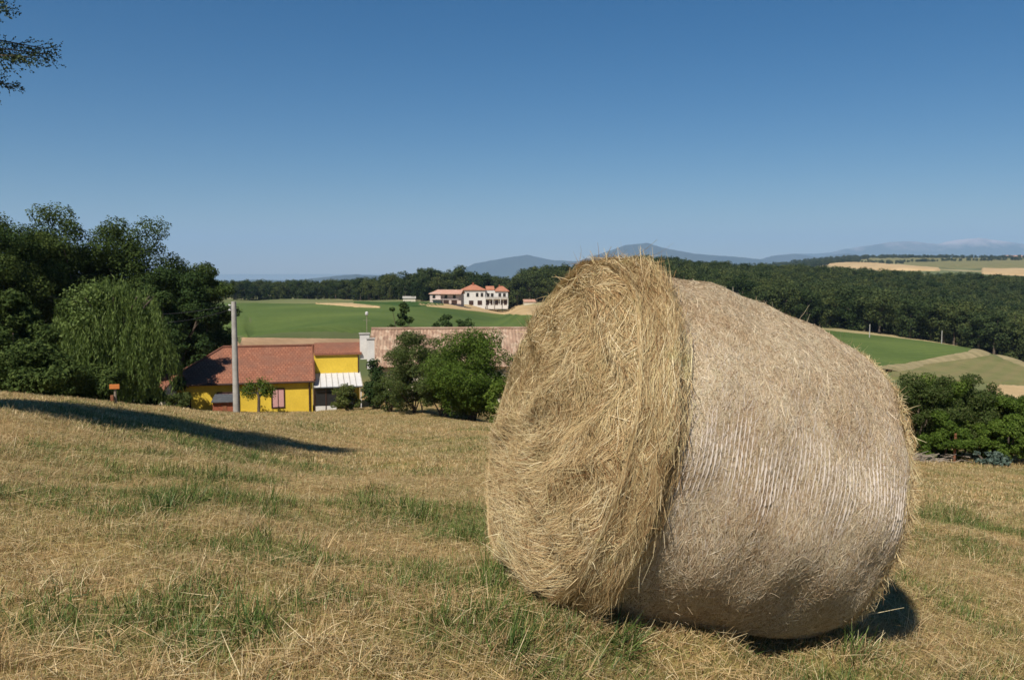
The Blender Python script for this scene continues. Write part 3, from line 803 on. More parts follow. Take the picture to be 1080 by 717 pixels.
def build_grass():
    D, Md, G = M['dry_grass'], M['mid_grass'], M['green_grass']
    kinds = []
    for q in range(5): kinds.append(merge_tufts(100 + q, [(56, .13, (.02, .055), .0019, .35, .45, D, 3), (16, .12, (.02, .05), .0024, .4, .1, Md, 3)]))       # 0-4 mown dry
    for q in range(3): kinds.append(merge_tufts(110 + q, [(34, .13, (.02, .06), .0022, .35, .4, D, 3), (28, .12, (.02, .06), .0026, .4, .1, Md, 3), (5, .1, (.03, .06), .0026, .4, 0, G, 3)]))  # 5-7 mixed
    for q in range(4): kinds.append(merge_tufts(120 + q, [(48, .12, (.03, .09), .003, .45, .02, G, 4), (10, .13, (.03, .07), .0025, .4, .3, Md, 3), (12, .13, (.03, .08), .0022, .4, .5, D, 3)]))  # 8-11 green
    for q in range(3): kinds.append(tuft(130 + q, 22, .16, (.05, .16), .0018, .8, .75, D, 5))                    # 12-14 loose straws
    for q in range(3): kinds.append(merge_tufts(140 + q, [(40, .05, (.07, .17), .0034, .5, 0, G, 5), (14, .06, (.05, .14), .0026, .6, .1, D, 4)]))         # 15-17 tall green clump
    for q in range(3): kinds.append(tuft(150 + q, 26, .10, (.06, .15), .0024, .55, .15, D, 4, .02))              # 18-20 upright dry stems
    for q in range(3): kinds.append(merge_tufts(160 + q, [(60, .30, (.04, .09), .007, .4, .35, D, 3), (34, .30, (.03, .08), .007, .4, .1, Md, 3)]))        # 21-23 distance dry
    for q in range(3): kinds.append(merge_tufts(170 + q, [(40, .30, (.04, .09), .007, .4, .2, Md, 3), (46, .30, (.04, .10), .007, .4, .05, G, 3), (20, .3, (.04, .09), .006, .4, .3, D, 3)]))  # 24-26 distance green
    r = np.random.default_rng(55)
    P, I, S = [], [], []
    def zone(y0, y1, dens, fn):
        y = np.sqrt(r.uniform(y0 ** 2, y1 ** 2, int((y1 ** 2 - y0 ** 2) * .66 * dens)))
        x = r.uniform(-.66, .66, len(y)) * y
        keep = np.ones(len(y), bool)
        rx, ry = x - (.69), y - 3.87                       # nothing grows through the bale
        al = rx * .955 + ry * .295; ac = -rx * .295 + ry * .955
        keep &= ~((np.abs(al) < .62) & (np.abs(ac) < .30))
        x, y = x[keep], y[keep]
        g = greenness(x, y) + r.normal(0, .10, len(x)); i, s = fn(g, x, y)
        P.append(np.stack([x, y, H(x, y)], -1)); I.append(i); S.append(s)
    def near(g, x, y):
        n = len(g)
        u = r.random(n); i = np.where(u < g * .95 - .12, r.integers(8, 12, n), np.where(u < g * 1.3 + .16, r.integers(5, 8, n), r.integers(0, 5, n)))
        q = r.random(n)
        i = np.where((q < .03), r.integers(12, 15, n), i)
        i = np.where((q > .94) & (g > .6), r.integers(15, 18, n), i)
        i = np.where((q > .965) & (g <= .5), r.integers(18, 21, n), i)
        i = np.where((q > .90) & (g <= .5) & (x < -.4) & (y < 3.2), r.integers(18, 21, n), i)
        return i, r.uniform(.7, 1.25, n)
    zone(1.5, 4, 210, near); zone(4, 7, 150, near); zone(7, 12, 70, lambda g, x, y: (near(g, x, y)[0], r.uniform(1.0, 1.6, len(g))))
    def farf(g, x, y):
        n = len(g); return np.where(r.random(n) < g * .9, r.integers(24, 27, n), r.integers(21, 24, n)), r.uniform(.7, 1.25, n)
    zone(10, 25, 14, farf); zone(25, 64, 5, lambda g, x, y: (farf(g, x, y)[0], r.uniform(1.1, 1.9, len(g))))
    m = 260; al = r.uniform(-.75, .75, m); ac = r.normal(-.33, .09, m)      # cut hay and stalks along the front of the bale
    x = .69 + al * .90 - ac * .43; y = 3.85 + al * .43 + ac * .90
    P.append(np.stack([x, y, H(x, y)], -1)); I.append(np.where(r.random(m) < .45, r.integers(0, 5, m), np.where(r.random(m) < .5, r.integers(5, 8, m), r.integers(18, 21, m)))); S.append(r.uniform(.6, 1.0, m))
    for cx_, cy_ in ((450, 632), (520, 650), (400, 700), (150, 560), (60, 690), (330, 600), (740, 703), (860, 690), (990, 700), (250, 705), (560, 705), (420, 560)):
        p = hit(cx_, cy_, 1.5, 30); m = 5; x = p[0] + r.normal(0, .13, m); y = p[1] + r.normal(0, .10, m)      # forgotten wisps of hay
        P.append(np.stack([x, y, H(x, y) + .012], -1)); I.append(r.integers(12, 15, m)); S.append(r.uniform(.8, 1.2, m))
    P = np.vstack(P); I = np.concatenate(I); S = np.concatenate(S)
    e = .1; gx = (H(P[:, 0] + e, P[:, 1]) - H(P[:, 0] - e, P[:, 1])) / (2 * e); gy = (H(P[:, 0], P[:, 1] + e) - H(P[:, 0], P[:, 1] - e)) / (2 * e)
    rz = r.uniform(0, 6.28, len(P))
    # tilt to the slope: rotate about X then Y in the tuft's own frame
    tx = np.arctan(gx * -np.sin(rz) + gy * np.cos(rz)); ty = -np.arctan(gx * np.cos(rz) + gy * np.sin(rz))
    print('grass tufts', len(P))
    o = scatter('meadow_grass', P, rz, S, I, kinds, np.stack([tx, ty], -1))
    tag(o, 'mown dry meadow grass with greener patches', 'grass', kind='stuff')
GRASS = True
if GRASS: build_grass()
# ------------------------------------------------------------ trees
def leaf_quads(C, size, r, up=.35, asp=.6, N=None):
    n = len(C)
    if N is None: N = r.normal(0, 1, (n, 3))
    N[:, 2] = N[:, 2] + up; N /= np.linalg.norm(N, axis=1, keepdims=True)
    a = np.cross(N, r.normal(0, 1, (n, 3))); a /= np.linalg.norm(a, axis=1, keepdims=True); b = np.cross(N, a)
    s = (size * r.uniform(.6, 1.3, n))[:, None]
    V = np.stack([C - a * s, C - b * s * asp + a * s * .1, C + a * s, C + b * s * asp + a * s * .1], 1).reshape(-1, 3)
    return V, np.arange(n * 4).reshape(-1, 4)
def crown_leaves(h, w, h0, n, leaf, seed, lobes=34, lobe_r=.16, top=.55, irregular=.25, inner=.12):
    """leaf clumps spread through an uneven crown; returns leaves and clump centres"""
    r = np.random.default_rng(seed)
    cz0 = h0 + (h - h0) * top
    d = r.normal(0, 1, (lobes, 3)); d /= np.linalg.norm(d, axis=1)[:, None]
    rad = r.uniform(.45, .95, lobes) * (1 + irregular * np.sin(3 * np.arctan2(d[:, 1], d[:, 0]) + seed) * .5)
    C = d * rad[:, None] * np.array([w / 2, w / 2, 0]) ; up = (h - cz0); dn = (cz0 - h0)
    C[:, 2] = cz0 + d[:, 2] * rad * np.where(d[:, 2] > 0, up, dn)
    lr = lobe_r * (h + w) / 2 * r.uniform(.6, 1.3, lobes)
    C[:, 2] = np.minimum(C[:, 2], h - lr * .8)
    k = r.choice(lobes, n, p=lr ** 2 / (lr ** 2).sum())
    u = r.normal(0, 1, (n, 3)); u /= np.linalg.norm(u, axis=1)[:, None]
    q = np.where(r.random(n) < inner, r.uniform(.2, .8, n), r.uniform(.75, 1.12, n))
    wob = 1 + .22 * np.sin(u[:, 0] * 7 + k) * np.sin(u[:, 2] * 6 + 2 * k)
    P = C[k] + u * (lr[k] * q * wob)[:, None] * np.array([1, 1, .72])
    V, Fc = leaf_quads(P, leaf, r, .3, .65, u + r.normal(0, .6, (n, 3)))
    return V, Fc, C
def trunk_mb(h, w, C, seed, r0=None, nl=9):
    r = np.random.default_rng(seed); mb = MB(); r0 = r0 or h * .022
    top = h * .62
    sp = [(0, 0, -.6), (0, 0, 0), (r.uniform(-.02, .02) * h, r.uniform(-.02, .02) * h, top * .5), (r.uniform(-.03, .03) * h, r.uniform(-.03, .03) * h, top)]
    mb.tube(sp, [r0 * 1.5, r0 * 1.2, r0 * .85, r0 * .35], 8)
    for c in C[r.choice(len(C), min(nl, len(C)), replace=False)]:
        z0 = min(r.uniform(.25, .85) * top, c[2] * .9); f = z0 / top; p0 = Vector((sp[2][0] * min(f * 2, 1), sp[2][1] * min(f * 2, 1), z0))
        m = p0.lerp(Vector(c), .5) + Vector((0, 0, -.03 * h))
        mb.tube([p0, m, Vector(c)], [r0 * .5, r0 * .3, r0 * .1], 5)
    return mb
def near_tree(name, loc, h, w, seed, leafm, n=15000, leaf=.11, h0=.12, label='', cat='tree', group=None, **kw):
    V, Fc, C = crown_leaves(h, w, h * h0, n, leaf, seed, **kw)
    root = empty(name, loc, 0); tag(root, label, cat, group)
    link('crown', np_mesh('crown', V, Fc, leafm), root)
    trunk_mb(h, w, C, seed).build('trunk', M['bark'], root)
    return root
def spot(px, Y, dz=0.0):
    x = (px - CX) / F * Y * 1.0
    return Vector((x, Y, hz(x, Y) + dz))
def top_h(px, py, Y):
    """height that reaches the given image row"""
    return pt(px, py, Y)[2] - hz((px - CX) / F * Y, Y)

OAKS = [  # px, top row, depth, crown width, crown colour, label
    (8, 206, 62, 9.5, 'oak_leaf', 'tallest dark oak at the left edge, rising above its neighbours'),
    (58, 236, 70, 7.5, 'dark_leaf', 'dark oak just right of the tallest oak, partly behind the willow'),
    (92, 228, 66, 6.0, 'oak_leaf', 'round-topped dark oak directly behind the willow'),
    (138, 229, 68, 7.5, 'oak_leaf', 'dark oak with a broken open top behind and right of the willow'),
    (185, 272, 67, 5.5, 'dark_leaf', 'lower dense dark oak behind the left end of the yellow house'),
    (213, 277, 72, 5.5, 'oak_leaf', 'dark oak next to the top of the concrete pole'),
    (166, 300, 60, 4.5, 'dark_leaf', 'small dark oak between the willow and the yellow house roof'),
    (-40, 215, 58, 9.5, 'dark_leaf', 'dark oak cut by the left edge of the picture'),
    (10, 306, 43, 6.0, 'oak_leaf', 'low leafy tree at the left edge in front of the tall oaks'),
    (52, 345, 47, 4.0, 'dark_leaf', 'small shaded tree left of the willow at the meadow edge')]
for i, (px, py, Y, w, lm, lab) in enumerate(OAKS):
    big = i in (0, 1, 3, 7)
    near_tree('oak_tree', spot(px, Y), top_h(px, py, Y), w, 300 + i, M[lm], n=(60000 if w > 7 else 40000), leaf=.080, h0=.06, label=lab, cat='tree', group='oaks on the left beyond the meadow',
              lobes=(80 if w > 7 else 55), lobe_r=.095, irregular=.6)

def willow():
    px, Y = 118, 44
    base = spot(px, Y); h = top_h(px, 292, Y); r = np.random.default_rng(77)
    root = empty('willow_tree', base); tag(root, 'pale green weeping willow with hanging branches in front of the dark oaks', 'willow')
    nS = 1300; a = r.uniform(0, 6.28, nS); q = np.sqrt(r.uniform(.02, 1, nS)); W = 2.75
    LB = [(-1.7, -.3, .84, 1.25), (-.7, .4, .96, 1.2), (.35, -.4, .98, 1.3), (1.3, .2, .90, 1.2), (2.1, -.2, .74, 1.0), (-2.3, .3, .66, .9), (.6, .9, .88, 1.2), (-.2, -1.2, .78, 1.2), (1.5, -1.1, .66, .9), (-1.3, -1.3, .64, .9)]
    lb = np.array(LB)[r.integers(0, len(LB), nS)]
    x0, y0 = lb[:, 0] + np.cos(a) * q * lb[:, 3], lb[:, 1] + np.sin(a) * q * lb[:, 3]
    zt = h * lb[:, 2] - .28 * h * q ** 2.0 + h * (.03 * np.sin(a * 3 + lb[:, 0] * 5) + r.normal(0, .025, nS)) if True else h * (1 - .30 * q ** 2.0 + .07 * np.sin(a * 3 + 1) * q + .05 * np.sin(7 * a + 3 * q) + r.normal(0, .04, nS))
    ln = (h * r.uniform(.2, .6, nS)) * np.where(q > .5, 1.15, .7) * (1 - .35 * np.cos(a + .5) * q + .25 * np.sin(6 * a)); ln = np.minimum(ln, zt - .4)
    C, Nn = [], []
    nl = 30
    for k in range(nl):
        t = (k + r.random(nS)) / nl
        z = zt - ln * t; o = .35 * np.sqrt(t)
        x = x0 + np.cos(a) * o + .08 * np.sin(t * 6 + a * 9) + r.normal(0, .035, nS); y = y0 + np.sin(a) * o + r.normal(0, .05, nS)
        C.append(np.stack([x, y, z], -1))
    C = np.vstack(C); n = len(C)
    ax = np.stack([r.normal(0, .35, n), r.normal(0, .35, n), -np.ones(n)], -1); ax /= np.linalg.norm(ax, axis=1)[:, None]
    sd = np.cross(ax, r.normal(0, 1, (n, 3))); sd /= np.linalg.norm(sd, axis=1)[:, None]
    L, wd = r.uniform(.09, .17, n)[:, None], r.uniform(.016, .03, n)[:, None]
    V = np.stack([C - ax * L, C - sd * wd, C + ax * L, C + sd * wd], 1).reshape(-1, 3)
    V2, F2, CC = crown_leaves(h * .97, 5.0, h * .5, 6000, .07, 5, lobes=30, lobe_r=.12)
    V, Fc = cat([(V, np.arange(n * 4).reshape(-1, 4)), (V2, F2)])
    link('crown', np_mesh('crown', V, Fc, M['willow_leaf']), root)
    mb = MB(); mb.tube([(0, 0, -.5), (0, 0, 0), (.15, .05, h * .35), (.1, 0, h * .6)], [.32, .26, .2, .08])
    for k in range(9):
        aa = k * .7 + .3; q = r.uniform(.35, .8)
        mb.tube([(.1, .03, h * .3), (math.cos(aa) * W * q * .5, math.sin(aa) * W * q * .5, h * .68), (math.cos(aa) * W * q, math.sin(aa) * W * q, h * .85)], [.12, .07, .03], 6)
    mb.build('trunk', M['bark'], root)
willow()

def spruce(loc, h, seed, label, rmax=2.4, zlow=.8):
    r = np.random.default_rng(seed); root = empty('spruce_tree', loc); tag(root, label, 'spruce')
    tw0, tw1 = [], []
    br = MB()
    z = zlow
    while z < h - .25:
        f = 1 - z / h; Lb = rmax * f ** .8 + .1
        for a in np.arange(0, 6.28, 6.28 / (6 + int(5 * f))) + r.uniform(0, 1):
            L = Lb * r.uniform(.8, 1.12); d = np.array([math.cos(a), math.sin(a), 0]); s = np.array([-d[1], d[0], 0])
            def P(t): return d * L * t + np.array([0, 0, z + .25 * L * t - .32 * L * t ** 2 + .12 * L * t ** 4])
            br.tube([P(0), P(.5), P(1)], [.035 * L / 2 + .008, .02, .006], 4)
            m = max(5, int(L / .095))
            for q in range(1, m + 1):
                t = q / m; p = P(t); l = (1.06 - t) * L * .34 + .12
                for sg in (-1, 1):
                    e = d * .65 + s * sg * .75 + np.array([0, 0, r.uniform(-.6, .25)]); e /= np.linalg.norm(e); lt = l * r.uniform(.75, 1.15)
                    tw0.append(p); tw1.append(p + e * lt)
                    for g_ in (.35, .6, .85):
                        e2 = e * .7 + r.normal(0, .6, 3); e2 /= np.linalg.norm(e2); tw0.append(p + e * lt * g_); tw1.append(p + e * lt * g_ + e2 * (.08 + .22 * lt))
            tw0.append(P(.75)); tw1.append(P(1.0) + d * .14)
        z += .22 + .08 * f
    tw0 = np.array(tw0); tw1 = np.array(tw1); D = tw1 - tw0; L = np.linalg.norm(D, axis=1)
    T0, T1, LL = tw0, tw1, L
    cnt = np.maximum(6, (LL / .014).astype(int)); k = np.repeat(np.arange(len(T0)), cnt)
    t = r.random(len(k)); C = T0[k] + D[k] * t[:, None]; C[:, 2] -= .12 * (LL[k] * t) ** 2
    dr = D[k] / LL[k][:, None]; rn = np.cross(dr, r.normal(0, 1, (len(k), 3))); rn /= np.linalg.norm(rn, axis=1)[:, None]
    nd = dr * .8 + rn * .6; nd /= np.linalg.norm(nd, axis=1)[:, None]; sd = np.cross(nd, r.normal(0, 1, (len(k), 3))); sd /= np.linalg.norm(sd, axis=1)[:, None]
    l = r.uniform(.020, .034, len(k))[:, None]
    V = np.stack([C, C + nd * l * .5 - sd * .0095, C + nd * l, C + nd * l * .5 + sd * .0095], 1).reshape(-1, 3)
    link('crown', np_mesh('crown', V, np.arange(len(V)).reshape(-1, 4), M['spruce']), root)
    br.tube([(0, 0, -.3), (0, 0, h * .5), (0, 0, h)], [.20, .12, .012], 10).build('trunk', M['bark'], root)
    print('spruce needles', len(k))
spruce((-11.2, 7.4, hz(-11.2, 7.4)), 9.6, 12, 'unseen spruce added outside the left edge to widen the tree shadow on the meadow', 3.2)  # unseen, added so the tree shadow on the left slope spreads wider
near_tree('oak_tree', Vector((-10.6, 8.6, hz(-10.6, 8.6))), 9.2, 5.0, 350, M['oak_leaf'], n=30000, leaf=.09, h0=.2, label='unseen oak added outside the left edge, beside the spruces, to broaden their shadow', cat='tree', lobes=60, lobe_r=.12)  # out of view, put in to thicken the shadow band across the meadow
SPX, SPY, SPH = -8.75, 10.4, 10.8
spruce((SPX, SPY, hz(SPX, SPY)), SPH, 9, 'spruce whose branch tips reach in at the top left corner', 4.35, 4.2)

# -------- woods far off: each near tree its own object, the deep wood behind as one mass
FAR = []
for k in range(8):
    V, Fc, C = crown_leaves(13, 8.2 + (k % 3), 1.2, 3200, .27, 500 + k, lobes=34, lobe_r=.13, irregular=.5)
    mb = trunk_mb(13, 8, C, 500 + k, nl=4); me = np_mesh('broadleaf_tree', V, Fc, M['far_leaf'])
    tv = np.array(mb.v); tf = [f for f in mb.f if len(f) == 4]
    V2, F2 = cat([(V, Fc), (tv, np.array(tf))])
    me = np_mesh('broadleaf_tree', V2, F2, M['far_leaf']); me.materials.append(M['bark'])
    mi = np.zeros(len(F2), np.int32); mi[len(Fc):] = 1; me.polygons.foreach_set('material_index', mi)
    FAR.append(me)
r = np.random.default_rng(91)
WOOD = []
def plant_band(px0, px1, Y0f, Y1f, step, tag_, hs=(.85, 1.15)):
    px = px0
    while px < px1:
        Ya, Yb = Y0f(px), Y1f(px); Y = Ya
        row = 0
        while Y < Yb:
            p = px + r.uniform(-.5, .5) * step / Y * F; yy = Y + r.uniform(-.4, .4) * step
            WOOD.append((p, yy, r.uniform(*hs), tag_, row)); Y += step * (1 + .0 * row); row += 1
        px += step * .95 / ((Ya + Yb) / 2) * F * .8
def ip(*a): xs, ys = zip(*a); return lambda p: float(np.interp(p, xs, ys))
plant_band(232, 405, ip((232, 515), (405, 500)), ip((232, 540), (405, 560)), 7.5, 'far', (.75, 1.0))
plant_band(385, 452, ip((385, 470), (452, 400)), ip((385, 520), (452, 500)), 7.5, 'mid', (.8, 1.15))
plant_band(452, 560, ip((452, 400), (560, 400)), ip((452, 480), (560, 480)), 7.5, 'mid', (.95, 1.35))
plant_band(560, 720, ip((560, 395), (640, 350), (720, 330)), ip((560, 470), (720, 640)), 8.0, 'mid', (.95, 1.3))
plant_band(720, 860, ip((720, 330), (800, 290), (860, 282)), ip((720, 640), (860, 660)), 8.0, 'right')
plant_band(860, 1190, ip((860, 282), (950, 265), (1030, 250), (1080, 240), (1190, 225)), ip((860, 660), (1190, 640)), 8.0, 'right')
plant_band(-160, 232, ip((-160, 300), (232, 515)), ip((-160, 340), (232, 540)), 9, 'left')
vis = []
for q in WOOD:
    x = (q[0] - CX) / F * q[1]; q_top = None
W = np.array([(a, b, c) for a, b, c, _, _ in WOOD]); TG = [w[3] for w in WOOD]; RW = np.array([w[4] for w in WOOD])
X = (W[:, 0] - CX) / F * W[:, 1]; Z = H(X, W[:, 1])
hgt = 13 * W[:, 2]
bale_top = np.interp(W[:, 0], [515, 560, 600, 640, 700, 800, 940, 962], [500, 370, 300, 276, 285, 322, 385, 470])
tp = np.array([proj((X[i], W[i, 1], Z[i] + hgt[i]))[1] for i in range(len(W))])
inview = (W[:, 0] > 228) & (W[:, 0] < 1092) & ((W[:, 0] < 515) | (W[:, 0] > 962) | (tp < bale_top - 3))
score = np.where(inview, 1 / W[:, 1] + np.where(RW == 0, .02, 0) + np.where(RW == 1, .002, 0), -1)
order = np.argsort(-score); ind = set(order[:285].tolist())
LAB = {'far': 'hazy broadleaf tree in the distant line of trees beyond the green field on the left', 'mid': 'dark broadleaf tree in the wood behind the white houses',
       'right': 'dark broadleaf tree deep in the dense wood above the green field at right'}
LAB0 = {'far': 'hazy tree at the near edge of the distant tree line on the left', 'mid': 'dark tree at the front edge of the wood behind the white houses', 'right': 'tree on the lower front edge of the wood, along the green field at right'}
GRP = {'far': 'trees in the distant line on the left', 'mid': 'trees of the wood behind the white houses', 'right': 'trees of the wood at right'}
rest = []
for i in range(len(W)):
    t = TG[i]
    if i in ind and t in LAB:
        o = link('broadleaf_tree', FAR[i % 8], None, (X[i], W[i, 1], Z[i] - .3)); o.rotation_euler[2] = r.uniform(0, 6.28)
        s_ = W[i, 2]; o.scale = (s_ * r.uniform(.9, 1.15), s_ * r.uniform(.9, 1.15), s_)
        tag(o, (LAB0 if RW[i] == 0 else LAB)[t], 'tree', GRP[t] + (', front row' if RW[i] == 0 else ''))
    else: rest.append(i)
RP = [(X[i], W[i, 1], Z[i] - .3) for i in rest]; RS = [W[i, 2] for i in rest]
# wooded ridge and dark tree belts of the far hill
def belt(px0, px1, f, n, dy, s):
    for k in range(n):
        px = r.uniform(px0, px1); Y = f(px) + r.uniform(0, dy); x = (px - CX) / F * Y
        RP.append((x, Y, hz(x, Y))); RS.append(s * r.uniform(.7, 1.15))
belt(800, 1140, ip((800, 2350), (1140, 2350)), 900, 420, 1.0)
belt(790, 905, ip((790, 1500), (905, 2000)), 420, 500, .9)
belt(905, 1140, ip((905, 1950), (1140, 2150)), 160, 60, .8)
belt(700, 1140, ip((700, 800), (1140, 800)), 700, 300, 1.0)
belt(985, 1035, ip((985, 1150), (1035, 1100)), 60, 120, .8)
belt(-100, 480, ip((-100, 700), (480, 700)), 300, 900, .9)
RP = np.array(RP); RS = np.array(RS)
o = scatter('forest', RP, r.uniform(0, 6.28, len(RP)), RS, r.integers(0, 8, len(RP)), FAR)
tag(o, 'dense far woods on the slopes and ridges', 'forest', kind='stuff')
print('wood', len(W), 'rest', len(rest))
# ------------------------------------------------------------ buildings
def uv_quad(name, quads, mat, parent, thick=.10):
    """roof planes: each quad eave-left, eave-right, ridge-right, ridge-left; u along the eave, v up the slope (metres); gets thickness downwards"""
    V, Fc, UV = [], [], []
    for q in quads:
        q = [Vector(p) for p in q]; b = len(V)
        ex = (q[1] - q[0]).normalized(); nrm = (q[1] - q[0]).cross(q[-1] - q[0]).normalized(); ey = nrm.cross(ex)
        dn = Vector((0, 0, -thick)); k = len(q)
        V += [tuple(p) for p in q] + [tuple(p + dn) for p in q]
        uv = [((p - q[0]).dot(ex), (p - q[0]).dot(ey)) for p in q]
        Fc.append(list(range(b, b + k))); UV.append(uv)
        Fc.append([b + k + i for i in range(k)][::-1]); UV.append(uv[::-1])
        for i in range(k):
            j = (i + 1) % k; Fc.append([b + i, b + k + i, b + k + j, b + j]); UV.append([(0, 0), (0, thick), (.1, thick), (.1, 0)])
    me = bpy.data.meshes.new(name); me.from_pydata(V, [], Fc); me.materials.append(mat)
    ul = me.uv_layers.new(name='UVMap'); i = 0
    for f, uv in zip(me.polygons, UV):
        for li, c in zip(f.loop_indices, uv): ul.data[li].uv = c
    return link(name, me, parent)
def window(parent, x0, x1, z0, z1, y=0.0, fr=.07, pane='glass', out=-.05, sill=False, bars=1):
    """on a wall at y whose outside is towards -y"""
    w = MB()
    w.box(x0 - fr, y + out, z0 - fr, x0, y + .02, z1 + fr); w.box(x1, y + out, z0 - fr, x1 + fr, y + .02, z1 + fr)
    w.box(x0, y + out, z1, x1, y + .02, z1 + fr); w.box(x0, y + out, z0 - fr, x1, y + .02, z0)
    for b in range(1, bars + 1):
        xm = x0 + (x1 - x0) * b / (bars + 1); w.box(xm - .02, y + out + .012, z0, xm + .02, y - .012, z1)
    f = w.build('window', M['dark_frame'], parent)
    MB().box(x0, y - .01, z0, x1, y + .012, z1).build('pane', M[pane], f)
    return f

def yellow_house():
    o = pt(330, 435.5, 63.5); gz = o[2]
    t = empty('yellow_house', o, math.radians(14)); tag(t, 'yellow farmhouse with a red tiled roof and a glazed porch at the meadow foot', 'house')
    EH, RH, RY = 2.50, 4.62, 4.2
    x0 = -10.0
    mb = MB(); mb.box(x0, 0, -.8, 0, 8.0, EH)
    mb.poly([(0, 0, EH), (0, 8.0, EH), (0, RY, RH - .12)]); mb.poly([(-.1, 8.0, EH), (-.1, 0, EH), (-.1, RY, RH - .12)])
    mb.build('wall', M['yellow_wall'], t)
    mb = MB(); mb.box(.205, 2.2, -.8, 3.55, 7.8, 4.12); mb.build('upper_wall', M['yellow_wall'], t)
    roof = uv_quad('roof', [[(x0 - .4, -.22, EH - .08), (.2, -.22, EH - .08), (.2, RY, RH), (x0 + 3.5, RY, RH)],
                     [(.28, 8.45, EH - .05), (x0 - .4, 8.45, EH - .05), (x0 + 3.5, RY, RH), (.28, RY, RH)],
                     [(x0 - .4, 8.45, EH - .05), (x0 - .4, -.22, EH - .08), (x0 + 3.5, RY, RH)]], M['roof_tile'], t)
    uv_quad('upper_roof', [[(.205, 2.05, 4.18), (3.75, 2.05, 4.18), (3.85, RY + .3, 4.80), (.29, RY + .3, 4.80)],
                     [(3.85, 8.1, 4.0), (.29, 8.1, 4.0), (.29, RY + .3, 4.80), (3.85, RY + .3, 4.80)]], M['roof_tile'], t, .13)
    mb = MB(); mb.tube([(x0 + 3.5, RY, RH + .03), (.28, RY, RH + .03)], .1, 8); mb.tube([(x0 - .4, -.22, EH - .05), (x0 + 3.5, RY, RH + .03)], .08, 8); mb.tube([(.16, -.22, EH - .04), (.16, RY, RH + .03)], .08, 8)
    mb.build('ridge_tiles', M['roof_tile'], roof)
    MB().tube([(x0 - .3, -.28, EH - .16), (.2, -.28, EH - .16)], .06, 8).build('gutter', M['dark_frame'], t)
    MB().tube([(-.22, -.27, EH - .2), (-.22, -.08, EH - .4), (-.22, -.08, -.5)], .055, 8).build('downpipe', M['dark_frame'], t)
    MB().tube([(3.5, 2.14, 4.0), (3.5, 2.14, 2.6)], .05, 8).build('downpipe', M['dark_frame'], t)
    window(t, -2.85, -2.05, .55, 1.85, 0, .08, 'pink_curtain')
    window(t, -6.6, -5.2, .45, 1.70, 0, .08, 'pink_curtain', bars=1)
    window(t, -9.2, -8.5, .75, 1.75, 0, .07, 'glass')
    MB().box(-1.7, -.02, -.6, -.35, -.002, .12).build('plinth', M['concrete'], t)
    # porch
    pr = MB()
    A, B, C, D = (.10, -.35, 1.95), (3.62, -.35, 1.95), (3.62, 2.19, 2.66), (.10, 2.19, 2.66)
    pr.hexa([(p[0], p[1], p[2] - .04) for p in (A, B, C, D)] + [A, B, C, D])
    po = pr.build('porch_roof', M['white_paint'], t)
    rb = MB()
    for k in range(9):
        x = .12 + k * (3.46 / 8); rb.hexa([(x, -.36, 1.953), (x + .05, -.36, 1.953), (x + .05, 2.18, 2.663), (x, 2.18, 2.663), (x, -.36, 1.99), (x + .05, -.36, 1.99), (x + .05, 2.18, 2.70), (x, 2.18, 2.70)])
    rb.build('roof_seams', M['concrete'], po)
    MB().tube([(.1, -.42, 1.9), (3.62, -.42, 1.9)], .05, 8).build('gutter', M['slate'], t)
    for x in (.15, .95, 1.75, 2.55, 3.0, 3.5):
        MB().box(x - .035, -.22, -.7, x + .035, -.15, 1.9).build('post', M['white_paint'] if x > 3.2 else M['dark_frame'], t)
    MB().box(.19, -.20, -.7, 1.70, -.165, .52).build('low_wall', M['white_wall'], t)
    MB().box(.19, -.17, .52, 2.96, -.155, 1.86).build('porch_glazing', M['glass'], t)
    MB().box(2.2, 2.15, -.3, 3.0, 2.19, 1.9).build('door', M['dark_frame'], t)
    return t
yellow_house()

def chimney(px, py, Y, h, w, label):
    p = pt(px, py, Y)
    t = empty('chimney', p, .2); tag(t, label, 'chimney')
    MB().box(-w / 2, -w / 2, -1.2, w / 2, w / 2, h).build('stack', M['white_wall'], t)
    MB().box(-w / 2 - .06, -w / 2 - .06, h, w / 2 + .06, w / 2 + .06, h + .07).build('cap', M['concrete'], t, .01)

